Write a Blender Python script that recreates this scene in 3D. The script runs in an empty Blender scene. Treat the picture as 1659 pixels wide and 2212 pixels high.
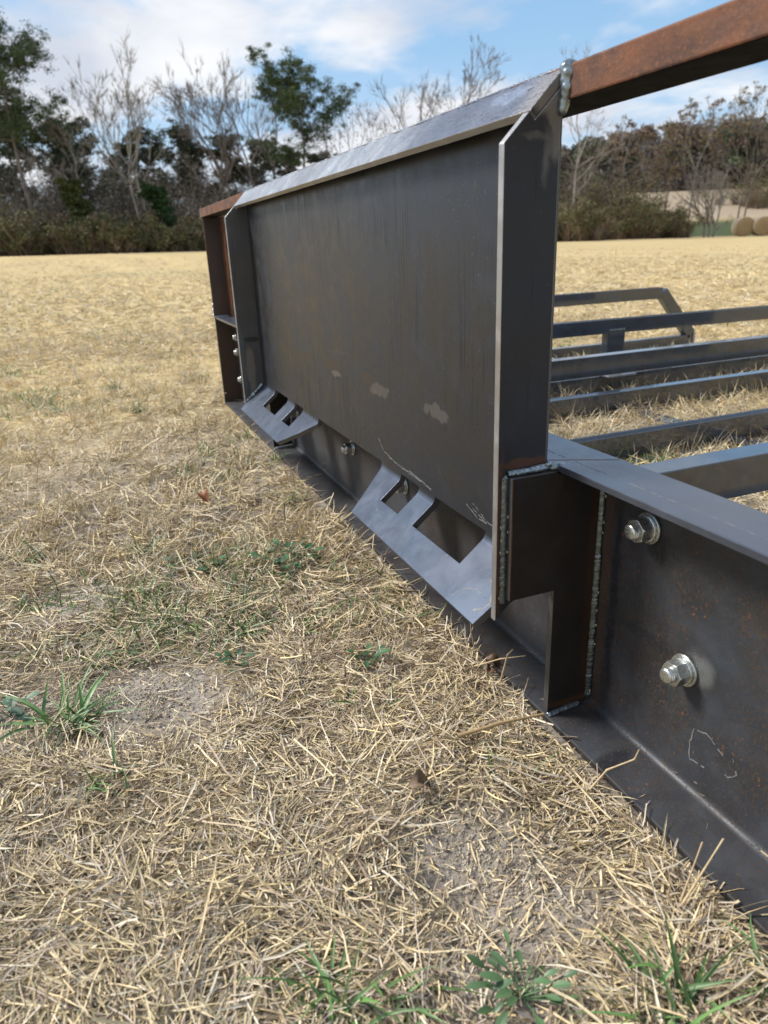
import bpy, bmesh, math, random
import numpy as np
from mathutils import Vector, Matrix, noise as mnoise
sc = bpy.context.scene
COL = sc.collection
PI = math.pi
# ------------------------------------------------------------------ camera
CAM = np.array([0.50595, -0.30644, 0.45866])
MR = np.array([[0.37904634, 0.92455002, -0.03912966],
               [0.31534534, -0.16880799, -0.93384216],
               [-0.86998919, 0.3416301, -0.35553859]])      # rows: right, down, forward
FPX = 1519.17                                              # focal length for a 1659 x 2212 picture
cd = bpy.data.cameras.new('camera'); cam = bpy.data.objects.new('camera', cd); COL.objects.link(cam)
r_, d_, f_ = [Vector(v).normalized() for v in MR]
cam.matrix_world = Matrix(((r_.x, -d_.x, -f_.x, CAM[0]), (r_.y, -d_.y, -f_.y, CAM[1]), (r_.z, -d_.z, -f_.z, CAM[2]), (0, 0, 0, 1)))
cd.sensor_fit = 'VERTICAL'; cd.sensor_height = 10.0; cd.lens = 10.0 * FPX / 2212
cd.clip_start = 0.01; cd.clip_end = 3000
cd.dof.use_dof = True; cd.dof.focus_distance = 0.80; cd.dof.aperture_fstop = 2.5
sc.camera = cam
# ------------------------------------------------------------------ light
SUN_AZ = (-0.62, -0.78)      # horizontal direction towards the sun
SUN_EL = math.radians(42)
sd = bpy.data.lights.new('sun', 'SUN'); sd.energy = 4.0; sd.angle = math.radians(14); sd.color = (1.0, 0.94, 0.85)
sun = bpy.data.objects.new('sun', sd); COL.objects.link(sun)
sv = Vector((SUN_AZ[0] * math.cos(SUN_EL), SUN_AZ[1] * math.cos(SUN_EL), math.sin(SUN_EL)))
sun.rotation_euler = sv.to_track_quat('Z', 'Y').to_euler()
sun.location = (0, 0, 30)
sc.view_settings.view_transform = 'Standard'; sc.view_settings.look = 'None'
sc.view_settings.exposure = 0.38; sc.view_settings.gamma = 1.0
sc.cycles.max_bounces = 6; sc.cycles.diffuse_bounces = 3; sc.cycles.glossy_bounces = 4
sc.cycles.use_denoising = True


# ------------------------------------------------------------------ node helper
class NT:
    def __init__(s, nt):
        s.t = nt; s.n = nt.nodes; s.l = nt.links

    def put(s, sock, v):
        if v is None: return
        if hasattr(v, 'is_output') or isinstance(v, bpy.types.NodeSocket): s.l.new(v, sock)
        else:
            try: sock.default_value = v
            except Exception:
                sock.default_value = tuple(v) + (1.0,) if len(v) == 3 else v

    def add(s, typ, props=None, **ins):
        nd = s.n.new(typ)
        for k, v in (props or {}).items(): setattr(nd, k, v)
        for k, v in ins.items():
            key = int(k[1:]) if k[0] == '_' else k.replace('__', ' ')
            s.put(nd.inputs[key], v)
        return nd

    def math(s, op, a, b=0.0, c=None, clamp=False):
        nd = s.n.new('ShaderNodeMath'); nd.operation = op; nd.use_clamp = clamp
        s.put(nd.inputs[0], a); s.put(nd.inputs[1], b)
        if c is not None: s.put(nd.inputs[2], c)
        return nd.outputs[0]

    def vm(s, op, a, b=None):
        nd = s.n.new('ShaderNodeVectorMath'); nd.operation = op
        s.put(nd.inputs[0], a)
        if b is not None: s.put(nd.inputs[1], b)
        return nd.outputs[1] if op in ('LENGTH', 'DOT_PRODUCT', 'DISTANCE') else nd.outputs[0]

    def rmp(s, v, a, b, c=0.0, d=1.0, smooth=True):
        nd = s.n.new('ShaderNodeMapRange'); nd.clamp = True
        nd.interpolation_type = 'SMOOTHSTEP' if smooth else 'LINEAR'
        s.put(nd.inputs[0], v)
        for i, x in enumerate((a, b, c, d)): s.put(nd.inputs[i + 1], x)
        return nd.outputs[0]

    def mix(s, f, a, b, blend='MIX'):
        nd = s.n.new('ShaderNodeMix'); nd.data_type = 'RGBA'; nd.blend_type = blend
        s.put(nd.inputs[0], f); s.put(nd.inputs[6], a if not isinstance(a, tuple) else a + (1.0,))
        s.put(nd.inputs[7], b if not isinstance(b, tuple) else b + (1.0,))
        return nd.outputs[2]

    def obj(s, scale=None):
        tc = s.n.new('ShaderNodeTexCoord').outputs['Object']
        if scale is None: return tc
        return s.vm('MULTIPLY', tc, scale)

    def noise(s, vec, scale, detail=4.0, rough=0.5, dist=0.0):
        nd = s.add('ShaderNodeTexNoise', None, Vector=vec, Scale=scale, Detail=detail, Roughness=rough, Distortion=dist)
        return nd.outputs[0]

    def bump(s, h, strength=0.3, dist=0.001, normal=None):
        nd = s.add('ShaderNodeBump', None, Strength=strength, Distance=dist, Height=h)
        if normal is not None: s.put(nd.inputs['Normal'], normal)
        return nd.outputs[0]

    def spot(s, vec, c, r, wob=0.0, wobscale=60.0, soft=0.3):
        if wob:
            nz = s.add('ShaderNodeTexNoise', None, Vector=vec, Scale=wobscale, Detail=3.0).outputs[1]
            off = s.vm('MULTIPLY', s.vm('SUBTRACT', nz, (0.5, 0.5, 0.5)), (wob, wob, wob))
            vec = s.vm('ADD', vec, off)
        q = s.vm('DIVIDE', s.vm('SUBTRACT', vec, c), r)
        return s.rmp(s.vm('LENGTH', q), 1.0 + soft, 1.0 - soft)


def new_mat(name):
    m = bpy.data.materials.new(name); m.use_nodes = True
    nt = NT(m.node_tree); b = m.node_tree.nodes['Principled BSDF']
    return m, nt, b


# ------------------------------------------------------------------ sky
w = bpy.data.worlds.new('World'); sc.world = w; w.use_nodes = True
W_ = NT(w.node_tree); bg = w.node_tree.nodes['Background']
sky = W_.add('ShaderNodeTexSky', dict(sky_type='NISHITA', sun_disc=False, sun_elevation=SUN_EL,
             sun_rotation=math.atan2(SUN_AZ[0], SUN_AZ[1]), air_density=1.0, dust_density=0.6, ozone_density=1.5))
g = W_.n.new('ShaderNodeTexCoord').outputs['Generated']
sep = W_.add('ShaderNodeSeparateXYZ', None, Vector=g)
zz = W_.math('MAXIMUM', sep.outputs[2], 0.0)
den = W_.math('ADD', zz, 0.22)
cx_ = W_.math('DIVIDE', sep.outputs[0], den); cy_ = W_.math('DIVIDE', sep.outputs[1], den)
cv = W_.add('ShaderNodeCombineXYZ', None, X=cx_, Y=cy_, Z=0.37).outputs[0]
n1 = W_.noise(cv, 1.15, 7.0, 0.55, 0.25)
n2 = W_.noise(W_.vm('ADD', cv, (3.1, 7.7, 1.3)), 2.6, 6.0, 0.55, 0.3)
cov = W_.rmp(W_.math('ADD', W_.math('MULTIPLY', n1, 0.72), W_.math('MULTIPLY', n2, 0.28)), 0.425, 0.57)
# cloud brightness: pale tops, lilac-grey bellies
n3 = W_.noise(W_.vm('ADD', cv, (9.1, 2.7, 4.3)), 1.5, 5.0, 0.5, 0.2)
cb = W_.mix(W_.rmp(n3, 0.38, 0.62), (5.1, 5.5, 6.3), (7.6, 7.7, 7.9))
skyc = W_.mix(1.0, sky.outputs[0], (1.15, 1.15, 1.1), 'MULTIPLY')
skyc = W_.mix(0.65, skyc, (2.5, 4.7, 7.4))
hz = W_.rmp(sep.outputs[2], 0.0, 0.30)
cov2 = W_.math('MAXIMUM', cov, W_.math('MULTIPLY', W_.math('SUBTRACT', 1.0, hz), 0.35))
fin = W_.mix(cov2, skyc, cb)
W_.l.new(fin, bg.inputs[0]); bg.inputs[1].default_value = 0.10


# ------------------------------------------------------------------ object helpers
def finish(o, label=None, cat=None, group=None, kind=None):
    if label: o['label'] = label
    if cat: o['category'] = cat
    if group: o['group'] = group
    if kind: o['kind'] = kind
    return o


def parent(o, root):
    o.parent = root
    o.matrix_parent_inverse = Matrix.Translation(root_world(root)).inverted()


def root_world(r):
    return Vector(r['_w']) if '_w' in r else Vector((0, 0, 0))


def empty(name, loc):
    e = bpy.data.objects.new(name, None); e.location = loc; e.empty_display_size = 0.1
    COL.objects.link(e); return e


def link(name, me, mats, root=None, rootloc=None):
    if not isinstance(mats, (list, tuple)): mats = [mats]
    for m in mats: me.materials.append(m)
    o = bpy.data.objects.new(name, me); COL.objects.link(o)
    if root is not None:
        o.parent = root
        if rootloc is not None: o.matrix_parent_inverse = Matrix.Translation(Vector(rootloc)).inverted()
    return o


def npmesh(name, V, F, mat, root=None, rootloc=None, col=None, smooth=False, matidx=None):
    V = np.asarray(V, dtype=np.float32).reshape(-1, 3); F = np.asarray(F, dtype=np.int32)
    k = F.shape[1]; me = bpy.data.meshes.new(name)
    me.vertices.add(len(V)); me.vertices.foreach_set('co', V.ravel())
    me.loops.add(F.size); me.loops.foreach_set('vertex_index', F.ravel())
    me.polygons.add(len(F)); me.polygons.foreach_set('loop_start', np.arange(0, F.size, k, dtype=np.int32))
    if smooth: me.polygons.foreach_set('use_smooth', np.ones(len(F), dtype=bool))
    if col is not None:
        a = me.attributes.new('col', 'FLOAT_COLOR', 'POINT')
        c = np.ones((len(V), 4), dtype=np.float32); c[:, :3] = col
        a.data.foreach_set('color', c.ravel())
    me.update(calc_edges=True)
    if matidx is not None:
        pass
    return link(name, me, mat, root, rootloc)


def bmobj(name, bm, mats, root=None, rootloc=None, bevel=0.0, smooth=False, seg=2):
    me = bpy.data.meshes.new(name)
    bmesh.ops.recalc_face_normals(bm, faces=bm.faces)
    bm.to_mesh(me); bm.free()
    if smooth:
        for p in me.polygons: p.use_smooth = True
    o = link(name, me, mats, root, rootloc)
    if bevel:
        md = o.modifiers.new('bevel', 'BEVEL'); md.width = bevel; md.segments = seg; md.limit_method = 'ANGLE'
        md.angle_limit = math.radians(35)
    return o


def box(bm, x0, x1, y0, y1, z0, z1, mi=0):
    vs = [bm.verts.new(p) for p in ((x0, y0, z0), (x1, y0, z0), (x1, y1, z0), (x0, y1, z0), (x0, y0, z1), (x1, y0, z1), (x1, y1, z1), (x0, y1, z1))]
    for f in ((0, 3, 2, 1), (4, 5, 6, 7), (0, 1, 5, 4), (1, 2, 6, 5), (2, 3, 7, 6), (3, 0, 4, 7)):
        fc = bm.faces.new([vs[i] for i in f]); fc.material_index = mi
    return vs


def prism_yz(bm, poly, x0, x1, side_mi=1):
    a = [bm.verts.new((x0, y, z)) for y, z in poly]; b = [bm.verts.new((x1, y, z)) for y, z in poly]
    n = len(poly)
    bm.faces.new(a); bm.faces.new(b[::-1])
    for i in range(n):
        f = bm.faces.new((a[i], b[i], b[(i + 1) % n], a[(i + 1) % n])); f.material_index = side_mi


def tube_between(bm, p0, p1, w, h, up=(0, 0, 1), wall=0.003, open_end=False):
    """square tube with outer size w x h along p0-p1"""
    p0, p1, up = Vector(p0), Vector(p1), Vector(up)
    d = (p1 - p0).normalized(); s = d.cross(up).normalized(); u = s.cross(d).normalized()
    rings = []
    for p in (p0, p1):
        rings.append([bm.verts.new(p + s * sx * w / 2 + u * sz * h / 2) for sx, sz in ((-1, -1), (1, -1), (1, 1), (-1, 1))])
    for i in range(4):
        j = (i + 1) % 4; bm.faces.new((rings[0][i], rings[0][j], rings[1][j], rings[1][i]))
    for r, p, sgn in ((rings[0], p0, 1), (rings[1], p1, -1)):
        if not open_end:
            bm.faces.new(r); continue
        inn = [bm.verts.new(p + s * sx * (w / 2 - wall) + u * sz * (h / 2 - wall)) for sx, sz in ((-1, -1), (1, -1), (1, 1), (-1, 1))]
        dp = [bm.verts.new(v.co + d * sgn * 0.06) for v in inn]
        for i in range(4):
            j = (i + 1) % 4
            bm.faces.new((r[i], r[j], inn[j], inn[i])); bm.faces.new((inn[i], inn[j], dp[j], dp[i]))
        bm.faces.new(dp)


# ------------------------------------------------------------------ metal materials
def steel(name, base=(0.060, 0.062, 0.070), warm=(0.085, 0.070, 0.055), rough=0.42, metal=0.55, rust=0.0, streak=0.5,
          spots=(), rustz=None, speck=0.0, bumps=0.25, warmcover=0.5, pits=0.0, bands=()):
    m, N, b = new_mat(name); o = N.obj()
    big = N.noise(o, 6.0, 5.0, 0.6, 0.6); mid = N.noise(o, 28.0, 5.0, 0.6, 0.3)
    st = N.noise(N.vm('MULTIPLY', o, (300.0, 300.0, 8.0)), 1.0, 4.0, 0.6)
    st2 = N.noise(N.vm('MULTIPLY', o, (70.0, 70.0, 2.2)), 1.0, 4.0, 0.55)
    fine = N.noise(o, 900.0, 2.0, 0.5)
    c = N.mix(N.math('MULTIPLY', N.rmp(big, 0.35, 0.68), warmcover), base, warm)
    dark = tuple(x * 0.30 for x in base); lite = tuple(min(1, x * 1.7) for x in base)
    c = N.mix(N.math('MULTIPLY', N.rmp(mid, 0.45, 0.75), 0.35), c, lite)
    if streak:
        gate = N.rmp(N.noise(o, 5.0, 3.0, 0.5), 0.42, 0.62)
        c = N.mix(N.math('MULTIPLY', N.math('MULTIPLY', N.rmp(st, 0.54, 0.66), gate), streak), c, dark)
        c = N.mix(N.math('MULTIPLY', N.rmp(st2, 0.5, 0.75), streak * 0.5), c, (0.060, 0.046, 0.034))
    rg = N.math('ADD', N.rmp(mid, 0.2, 0.8, rough - 0.09, rough + 0.12), N.math('MULTIPLY', N.rmp(fine, 0.3, 0.7), 0.05))
    met = metal
    rm = None
    if streak:
        sm = N.math('MULTIPLY', N.math('MULTIPLY', N.rmp(st, 0.50, 0.64), gate), streak)
        rg = N.math('ADD', rg, N.math('MULTIPLY', sm, 0.30))
        N.put(b.inputs['Specular IOR Level'], N.math('SUBTRACT', 0.5, N.math('MULTIPLY', sm, 0.45)))
    if rust:
        rn = N.noise(N.vm('MULTIPLY', o, (520.0, 520.0, 330.0)), 1.0, 3.0, 0.55, 0.4)
        gt = N.noise(o, 9.0, 4.0, 0.6)
        rm = N.math('MULTIPLY', N.rmp(rn, 0.56, 0.62), N.rmp(gt, 0.30, 0.52))
        rm = N.math('MULTIPLY', rm, rust)
        orr = N.rmp(N.noise(o, 160.0, 2.0, 0.5), 0.62, 0.70)
        c = N.mix(rm, c, N.mix(orr, (0.050, 0.030, 0.018), (0.17, 0.062, 0.018)))
        gr = N.math('MULTIPLY', N.rmp(N.noise(o, 17.0, 5.0, 0.6, 0.7), 0.50, 0.72), rust * 0.45)
        c = N.mix(gr, c, (0.060, 0.040, 0.024))
    if speck:
        sp = N.rmp(N.noise(o, 420.0, 2.0, 0.5), 0.70, 0.76)
        c = N.mix(N.math('MULTIPLY', sp, speck), c, (0.45, 0.44, 0.42))
    for (cc, rr, colr, amt, wob, soft) in spots:
        k = N.spot(o, cc, rr, wob, 55.0, soft)
        c = N.mix(N.math('MULTIPLY', k, amt), c, colr)
    for (axis, a0, a1, colr, amt) in bands:
        sepx = N.add('ShaderNodeSeparateXYZ', None, Vector=o).outputs[axis]
        wv = N.math('ADD', sepx, N.math('MULTIPLY', N.math('SUBTRACT', mid, 0.5), abs(a1 - a0) * 0.5))
        k = N.rmp(wv, a0, a1, 1.0, 0.0)
        c = N.mix(N.math('MULTIPLY', k, amt), c, colr)
    h = N.math('ADD', N.math('MULTIPLY', fine, 0.6), mid)
    nb = N.bump(h, bumps, 0.0006)
    if pits:
        pn = N.noise(o, 260.0, 3.0, 0.6)
        pm = N.rmp(pn, 0.60, 0.68)
        c = N.mix(N.math('MULTIPLY', pm, 0.75), c, (0.03, 0.03, 0.035))
        nb = N.bump(N.math('MULTIPLY', N.rmp(pn, 0.3, 0.7), -1.0), pits, 0.0012, nb)
    if rm is not None:
        rg = N.math('ADD', rg, N.math('MULTIPLY', rm, 0.3))
        met = N.math('MULTIPLY', N.math('SUBTRACT', 1.0, rm), metal)
    N.put(b.inputs['Base Color'], c); N.put(b.inputs['Roughness'], rg); N.put(b.inputs['Metallic'], met)
    N.put(b.inputs['Normal'], nb)
    return m


RUSTC = (0.17, 0.062, 0.022)
LILAC = (0.135, 0.122, 0.122); BRN = (0.065, 0.047, 0.035)
YP = 0.0483
plate_spots = [((-.3947, YP, .2705), (.036, .05, .009), LILAC, 0.6, 0.030, 0.10),
               ((-.2175, YP, .2729), (.033, .05, .0075), LILAC, 0.6, 0.030, 0.10),
               ((-.5849, YP, .266), (.024, .05, .004), LILAC, 0.85, 0.02, 0.08),
               ((-.757, YP, .2727), (.038, .05, .007), BRN, 0.65, 0.01, 0.3),
               ((-.610, YP, .2780), (.034, .05, .008), BRN, 0.65, 0.01, 0.3),
               ((-.93, YP, .2693), (.045, .05, .007), BRN, 0.5, 0.01, 0.3),
               ((-.440, YP, .2805), (.030, .05, .006), BRN, 0.55, 0.012, 0.3),
               ((-.2333, YP, .4414), (.010, .05, .035), (.04, .038, .038), 0.5, 0.02, 0.4),
               ((-.2853, YP, .4001), (.012, .05, .030), (.04, .038, .038), 0.5, 0.02, 0.4),
               ((-.15, YP, .205), (.08, .05, .008), (.04, .038, .036), 0.4, 0.05, 0.4),
               ((-.09, YP, .25), (.05, .05, .02), (.045, .04, .038), 0.4, 0.05, 0.4)]
M_plate = steel('mill_scale_plate', (0.034, 0.039, 0.052), (0.040, 0.038, 0.038), 0.33, 0.5, streak=0.5, spots=plate_spots, speck=0.35, warmcover=0.75)
M_gusset = steel('mill_scale_gusset', (0.026, 0.029, 0.037), (0.032, 0.029, 0.029), 0.44, 0.45, streak=0.0, speck=0.15, bumps=0.5,
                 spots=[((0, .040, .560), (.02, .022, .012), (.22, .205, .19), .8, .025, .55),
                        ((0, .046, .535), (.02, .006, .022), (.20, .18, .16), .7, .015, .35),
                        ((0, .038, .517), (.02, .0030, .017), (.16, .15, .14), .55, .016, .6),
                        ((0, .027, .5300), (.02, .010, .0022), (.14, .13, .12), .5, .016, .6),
                        ((0, .0035, .205), (.02, .0040, .075), RUSTC, .5, .012, .35),
                        ((0, .034, .273), (.02, .030, .0045), RUSTC, .45, .010, .35),
                        ((0, .029, .50), (.02, .0007, .018), (.02, .02, .025), .8, .003, .2),
                        ((0, .029, .42), (.02, .0006, .020), (.02, .02, .025), .8, .003, .2),
                        ((0, .028, .34), (.02, .0006, .022), (.02, .02, .025), .8, .003, .2)])
M_fargusset = steel('mill_scale_far_gusset', (0.085, 0.088, 0.092), (0.10, 0.09, 0.08), 0.42, 0.45, streak=0.2,
                    spots=[((-1.14, .022, .20), (.05, .010, .052), (.21, .19, .165), .8, .012, .2),
                           ((-1.14, .006, .22), (.05, .005, .075), (.12, .14, .155), .7, .006, .2),
                           ((-1.14, .030, .267), (.05, .018, .006), (.03, .03, .035), .8, .004, .25)])
M_bracket = steel('mill_scale_bracket', (0.030, 0.027, 0.026), (0.050, 0.036, 0.028), 0.40, 0.5, streak=0.0, warmcover=0.8,
                  spots=[((.008, .100, .13), (.05, .0045, .14), (.08, .036, .016), .5, .006, .5),
                         ((.008, .0095, .20), (.05, .0018, .07), (.21, .10, .05), .8, .002, .4),
                         ((.008, .085, .012), (.05, .03, .004), (.12, .06, .03), .7, .006, .5)])
M_web = steel('rust_speckled_channel', (0.050, 0.058, 0.072), (0.034, 0.028, 0.025), 0.47, 0.4, rust=1.0, streak=0.2, warmcover=0.8, bumps=0.4,
              spots=[((.018, .11, .14), (.006, .03, .14), (.12, .06, .03), .45, .006, .5),
                     ((.032, .11, .13), (.005, .03, .10), (.018, .018, .024), .85, .012, .5),
                     ((.089, .11, .206), (.017, .03, .012), (.020, .021, .024), .75, .012, .5),  # soft bolt shadow painted into the web colour
                     ((.145, .11, .120), (.010, .03, .012), (.22, .23, .23), .6, .012, .6),
                     ((.07, .11, .118), (.06, .03, .006), (.026, .026, .032), .6, .02, .6),
                     ((.09, .075, .003), (.01, .02, .02), (.015, .015, .02), .8, .006, .4)])
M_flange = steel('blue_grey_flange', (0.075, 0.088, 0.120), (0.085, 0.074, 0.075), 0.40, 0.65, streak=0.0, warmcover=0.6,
                 spots=[((.02, .085, .269), (.03, .02, .01), (.10, .07, .06), .7, .03, .5)])
_f = M_flange.node_tree.nodes['Principled BSDF']; _f.inputs['Coat Weight'].default_value = .6; _f.inputs['Coat Roughness'].default_value = .15; _f.inputs['Coat IOR'].default_value = 1.6
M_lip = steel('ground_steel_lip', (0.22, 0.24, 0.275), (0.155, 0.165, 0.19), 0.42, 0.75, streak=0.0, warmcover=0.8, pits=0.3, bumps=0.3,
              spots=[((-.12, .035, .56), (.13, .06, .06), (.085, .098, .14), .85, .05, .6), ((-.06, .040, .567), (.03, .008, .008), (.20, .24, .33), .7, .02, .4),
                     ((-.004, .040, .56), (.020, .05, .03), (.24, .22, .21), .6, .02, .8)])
M_tongue = steel('bent_tongue_steel', (0.055, 0.072, 0.105), (0.075, 0.076, 0.092), 0.36, 0.7, streak=0.0, speck=0.25, bumps=0.4, warmcover=0.6)
M_edge = steel('cut_edge_steel', (0.40, 0.40, 0.41), (0.30, 0.27, 0.24), 0.38, 0.8, streak=0.0, speck=0.3, bumps=0.6)
M_edged = steel('dark_cut_edge', (0.11, 0.11, 0.115), (0.12, 0.09, 0.07), 0.45, 0.6, streak=0.0, bumps=0.6)
M_tube = steel('mill_scale_tube', (0.028, 0.035, 0.053), (0.034, 0.028, 0.026), 0.30, 0.2, streak=0.0, rust=0.12, warmcover=0.6)
_b = M_tube.node_tree.nodes['Principled BSDF']; _b.inputs['Coat Weight'].default_value = 1.0; _b.inputs['Coat Roughness'].default_value = 0.07; _b.inputs['Coat IOR'].default_value = 1.6; _b.inputs['IOR'].default_value = 1.6; _b.inputs['Coat Tint'].default_value = (.8, .9, 1, 1)
M_low = steel('dark_lower_flange', (0.026, 0.025, 0.026), (0.034, 0.028, 0.024), 0.62, 0.15, streak=0.0, rust=0.3, spots=[((.09, .075, .003), (.01, .02, .02), (.008, .008, .010), .8, .006, .4)])  # darker than the web, for the lower flange edge
M_dark = steel('black_underside', (0.006, 0.006, 0.007), (0.010, 0.007, 0.006), 0.7, 0.0, streak=0.0)  # near-black colour for the undersides of rail and lip
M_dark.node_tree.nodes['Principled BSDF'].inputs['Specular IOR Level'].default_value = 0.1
M_shiny = steel('polished_scuffed_steel', (0.34, 0.36, 0.40), (0.24, 0.24, 0.27), 0.33, 0.8, streak=0.0, warmcover=0.6, pits=0.2)


def rust_mat():
    m, N, b = new_mat('rusty_steel'); o = N.obj()
    a = N.noise(o, 26.0, 6.0, 0.65, 0.4); f = N.noise(o, 340.0, 3.0, 0.6); c2 = N.noise(N.vm('MULTIPLY', o, (0.5, 1.6, 1.6)), 34.0, 4.0, 0.6, 0.5)
    c = N.mix(N.rmp(a, 0.32, 0.68), (0.050, 0.022, 0.015), (0.150, 0.052, 0.020))
    c = N.mix(N.math('MULTIPLY', N.rmp(f, 0.50, 0.7), 0.5), c, (0.24, 0.088, 0.028))
    c = N.mix(N.math('MULTIPLY', N.rmp(c2, 0.64, 0.72), 0.6), c, (0.13, 0.125, 0.125))
    c = N.mix(N.math('MULTIPLY', N.rmp(N.noise(o, 700.0, 2.0), 0.6, 0.7), 0.5), c, (0.035, 0.018, 0.014))
    N.put(b.inputs['Base Color'], c); N.put(b.inputs['Roughness'], N.rmp(c2, 0.4, 0.7, 0.72, 0.5)); b.inputs['Metallic'].default_value = 0.1
    N.put(b.inputs['Normal'], N.bump(N.math('ADD', f, a), 0.5, 0.0006)); return m


M_rust = rust_mat()
M_rustdark = steel('dark_rusty_steel', (0.048, 0.036, 0.034), (0.075, 0.042, 0.026), 0.55, 0.3, rust=0.6, streak=0.2, warmcover=0.8)


def weld_mat(name, colr, rough=0.22):
    m, N, b = new_mat(name); o = N.obj()
    n = N.noise(o, 240.0, 4.0, 0.6); k = N.noise(o, 90.0, 3.0, 0.5)
    c = N.mix(N.rmp(n, 0.35, 0.7), colr, tuple(min(1, x * 1.9) for x in colr))
    c = N.mix(N.math('MULTIPLY', N.rmp(k, 0.60, 0.72), 0.5), c, (0.20, 0.12, 0.06))
    N.put(b.inputs['Base Color'], c); b.inputs['Metallic'].default_value = 0.85; b.inputs['Roughness'].default_value = rough
    N.put(b.inputs['Normal'], N.bump(n, 0.35, 0.0004)); return m


M_weld = weld_mat('weld_bead_steel', (0.10, 0.12, 0.125), 0.28)
M_weldb = weld_mat('bright_weld_steel', (0.17, 0.20, 0.22), 0.30)


def zinc_mat():
    m, N, b = new_mat('zinc_plated'); o = N.obj()
    n = N.noise(o, 500.0, 3.0, 0.6)
    N.put(b.inputs['Base Color'], N.mix(N.rmp(n, 0.3, 0.7), (0.50, 0.53, 0.52), (0.72, 0.74, 0.73)))
    b.inputs['Metallic'].default_value = 0.95
    N.put(b.inputs['Roughness'], N.rmp(n, 0.3, 0.7, 0.26, 0.36)); return m


M_zinc = zinc_mat()


def flat_mat(name, colr, rough=0.8):
    m, N, b = new_mat(name); o = N.obj()
    n = N.noise(o, 150.0, 3.0)
    N.put(b.inputs['Base Color'], N.mix(N.rmp(n, 0.3, 0.7), tuple(x * 0.7 for x in colr), colr)); b.inputs['Roughness'].default_value = rough
    return m


M_slag = flat_mat('tan_weld_slag', (0.42, 0.36, 0.25)); M_chalk = flat_mat('chalk_mark', (0.20, 0.20, 0.21)); M_scuffd = flat_mat('dull_scuff', (0.095, 0.09, 0.085), 0.5); M_scuff = flat_mat('scuffed_steel', (0.21, 0.205, 0.20), 0.6)

# ------------------------------------------------------------------ the steel implement
IL = Vector((-0.57, 0.085, -0.004))
imp = empty('loader_attachment', IL)
finish(imp, 'unpainted welded steel loader attachment with mounting plate, bolted channel beam and long tube tines', 'steel attachment')
WX = -1.143


def part(name, bm, mats, **k): return bmobj(name, bm, mats, imp, IL, **k)


# mounting plate with bent, slotted tongues ------------------------------------
TH = math.atan2(0.161 - 0.111, 0.0483 + 0.0128)     # slope of the tongues below horizontal
Yb, Zb_ = 0.0483, 0.161
RB = 0.013; turn = PI / 2 - TH
tl = RB * math.tan(turn / 2)
prof = [(Yb, 0.555), (Yb, 0.50), (Yb, 0.40), (Yb, 0.30), (Yb, 0.22), (Yb, Zb_ + tl)]
for k in range(1, 6):
    a = turn * k / 5
    prof.append((Yb - RB * (1 - math.cos(a)), Zb_ + tl - RB * math.sin(a)))
L_t = math.hypot(0.0611, 0.05)
for s_ in (0.040, 0.060, L_t):
    prof.append((Yb - math.cos(TH) * s_, Zb_ - math.sin(TH) * s_))
IB = 5; NP = len(prof)
xs = [-1.135, -1.134, -1.0255, -.9175, -.862, -.8045, -.704, -.560, -.400, -.329, -.271, -.226, -.103, -.018, -.008]
SLOT = {(-1.0255, -.9175), (-.862, -.8045), (-.329, -.271), (-.226, -.103)}
bm = bmesh.new(); G = {}


def gv(xi, pi):
    key = (xi, pi)
    if key not in G:
        x = xs[xi]; y, z = prof[pi]
        if pi > IB:
            s_ = (prof[IB][1] - z) / (prof[IB][1] - prof[-1][1])
            if abs(x + .704) < 1e-6: x = -.704 - .087 * max(0, (s_ - 0.25) / 0.75)
            if abs(x + .400) < 1e-6: x = -.400 + .033 * s_
            if abs(x + .018) < 1e-6: x = -.0125 - .008 * s_
        G[key] = bm.verts.new((x, y, z))
    return G[key]


for xi in range(len(xs) - 1):
    x0, x1 = xs[xi], xs[xi + 1]
    near = -.4001 < x0 and x1 < -.0179; far = x0 > -1.1351 and x1 < -.7039
    for pi in range(NP - 1):
        if pi >= IB:
            if not (near or far): continue
            if (x0, x1) in SLOT and pi < NP - 3: continue
        f = bm.faces.new((gv(xi, pi), gv(xi + 1, pi), gv(xi + 1, pi + 1), gv(xi, pi + 1)))
        f.material_index = 0 if pi < IB + 2 else 1
bmesh.ops.recalc_face_normals(bm, faces=bm.faces)
if sum(f.normal.y for f in bm.faces) > 0: bmesh.ops.reverse_faces(bm, faces=bm.faces)
me = bpy.data.meshes.new('mounting_plate'); bm.to_mesh(me); bm.free()
plate = link('mounting_plate', me, [M_plate, M_tongue, M_edged], imp, IL)
md = plate.modifiers.new('s', 'SOLIDIFY'); md.thickness = 0.0085; md.offset = -1; md.material_offset_rim = 2; md.use_even_offset = True
md = plate.modifiers.new('b', 'BEVEL'); md.width = 0.0007; md.segments = 2; md.limit_method = 'ANGLE'; md.angle_limit = math.radians(40)

# side gussets -----------------------------------------------------------------
gpoly = [(0, .1215), (0, .5257), (.0209, .5466), (.0262, .5413), (.0495, .5646), (.0495, .152), (.040, .1475), (.0162, .1365)]
for x0, x1, mt in ((-.0080, 0.0, M_gusset), (WX, WX + .008, M_fargusset)):
    bm = bmesh.new(); prism_yz(bm, gpoly, x0, x1)
    g_ = part('side_gusset', bm, [mt, M_edge], bevel=0.0011, seg=3)
    if x0 > -1: g_near = g_
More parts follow.
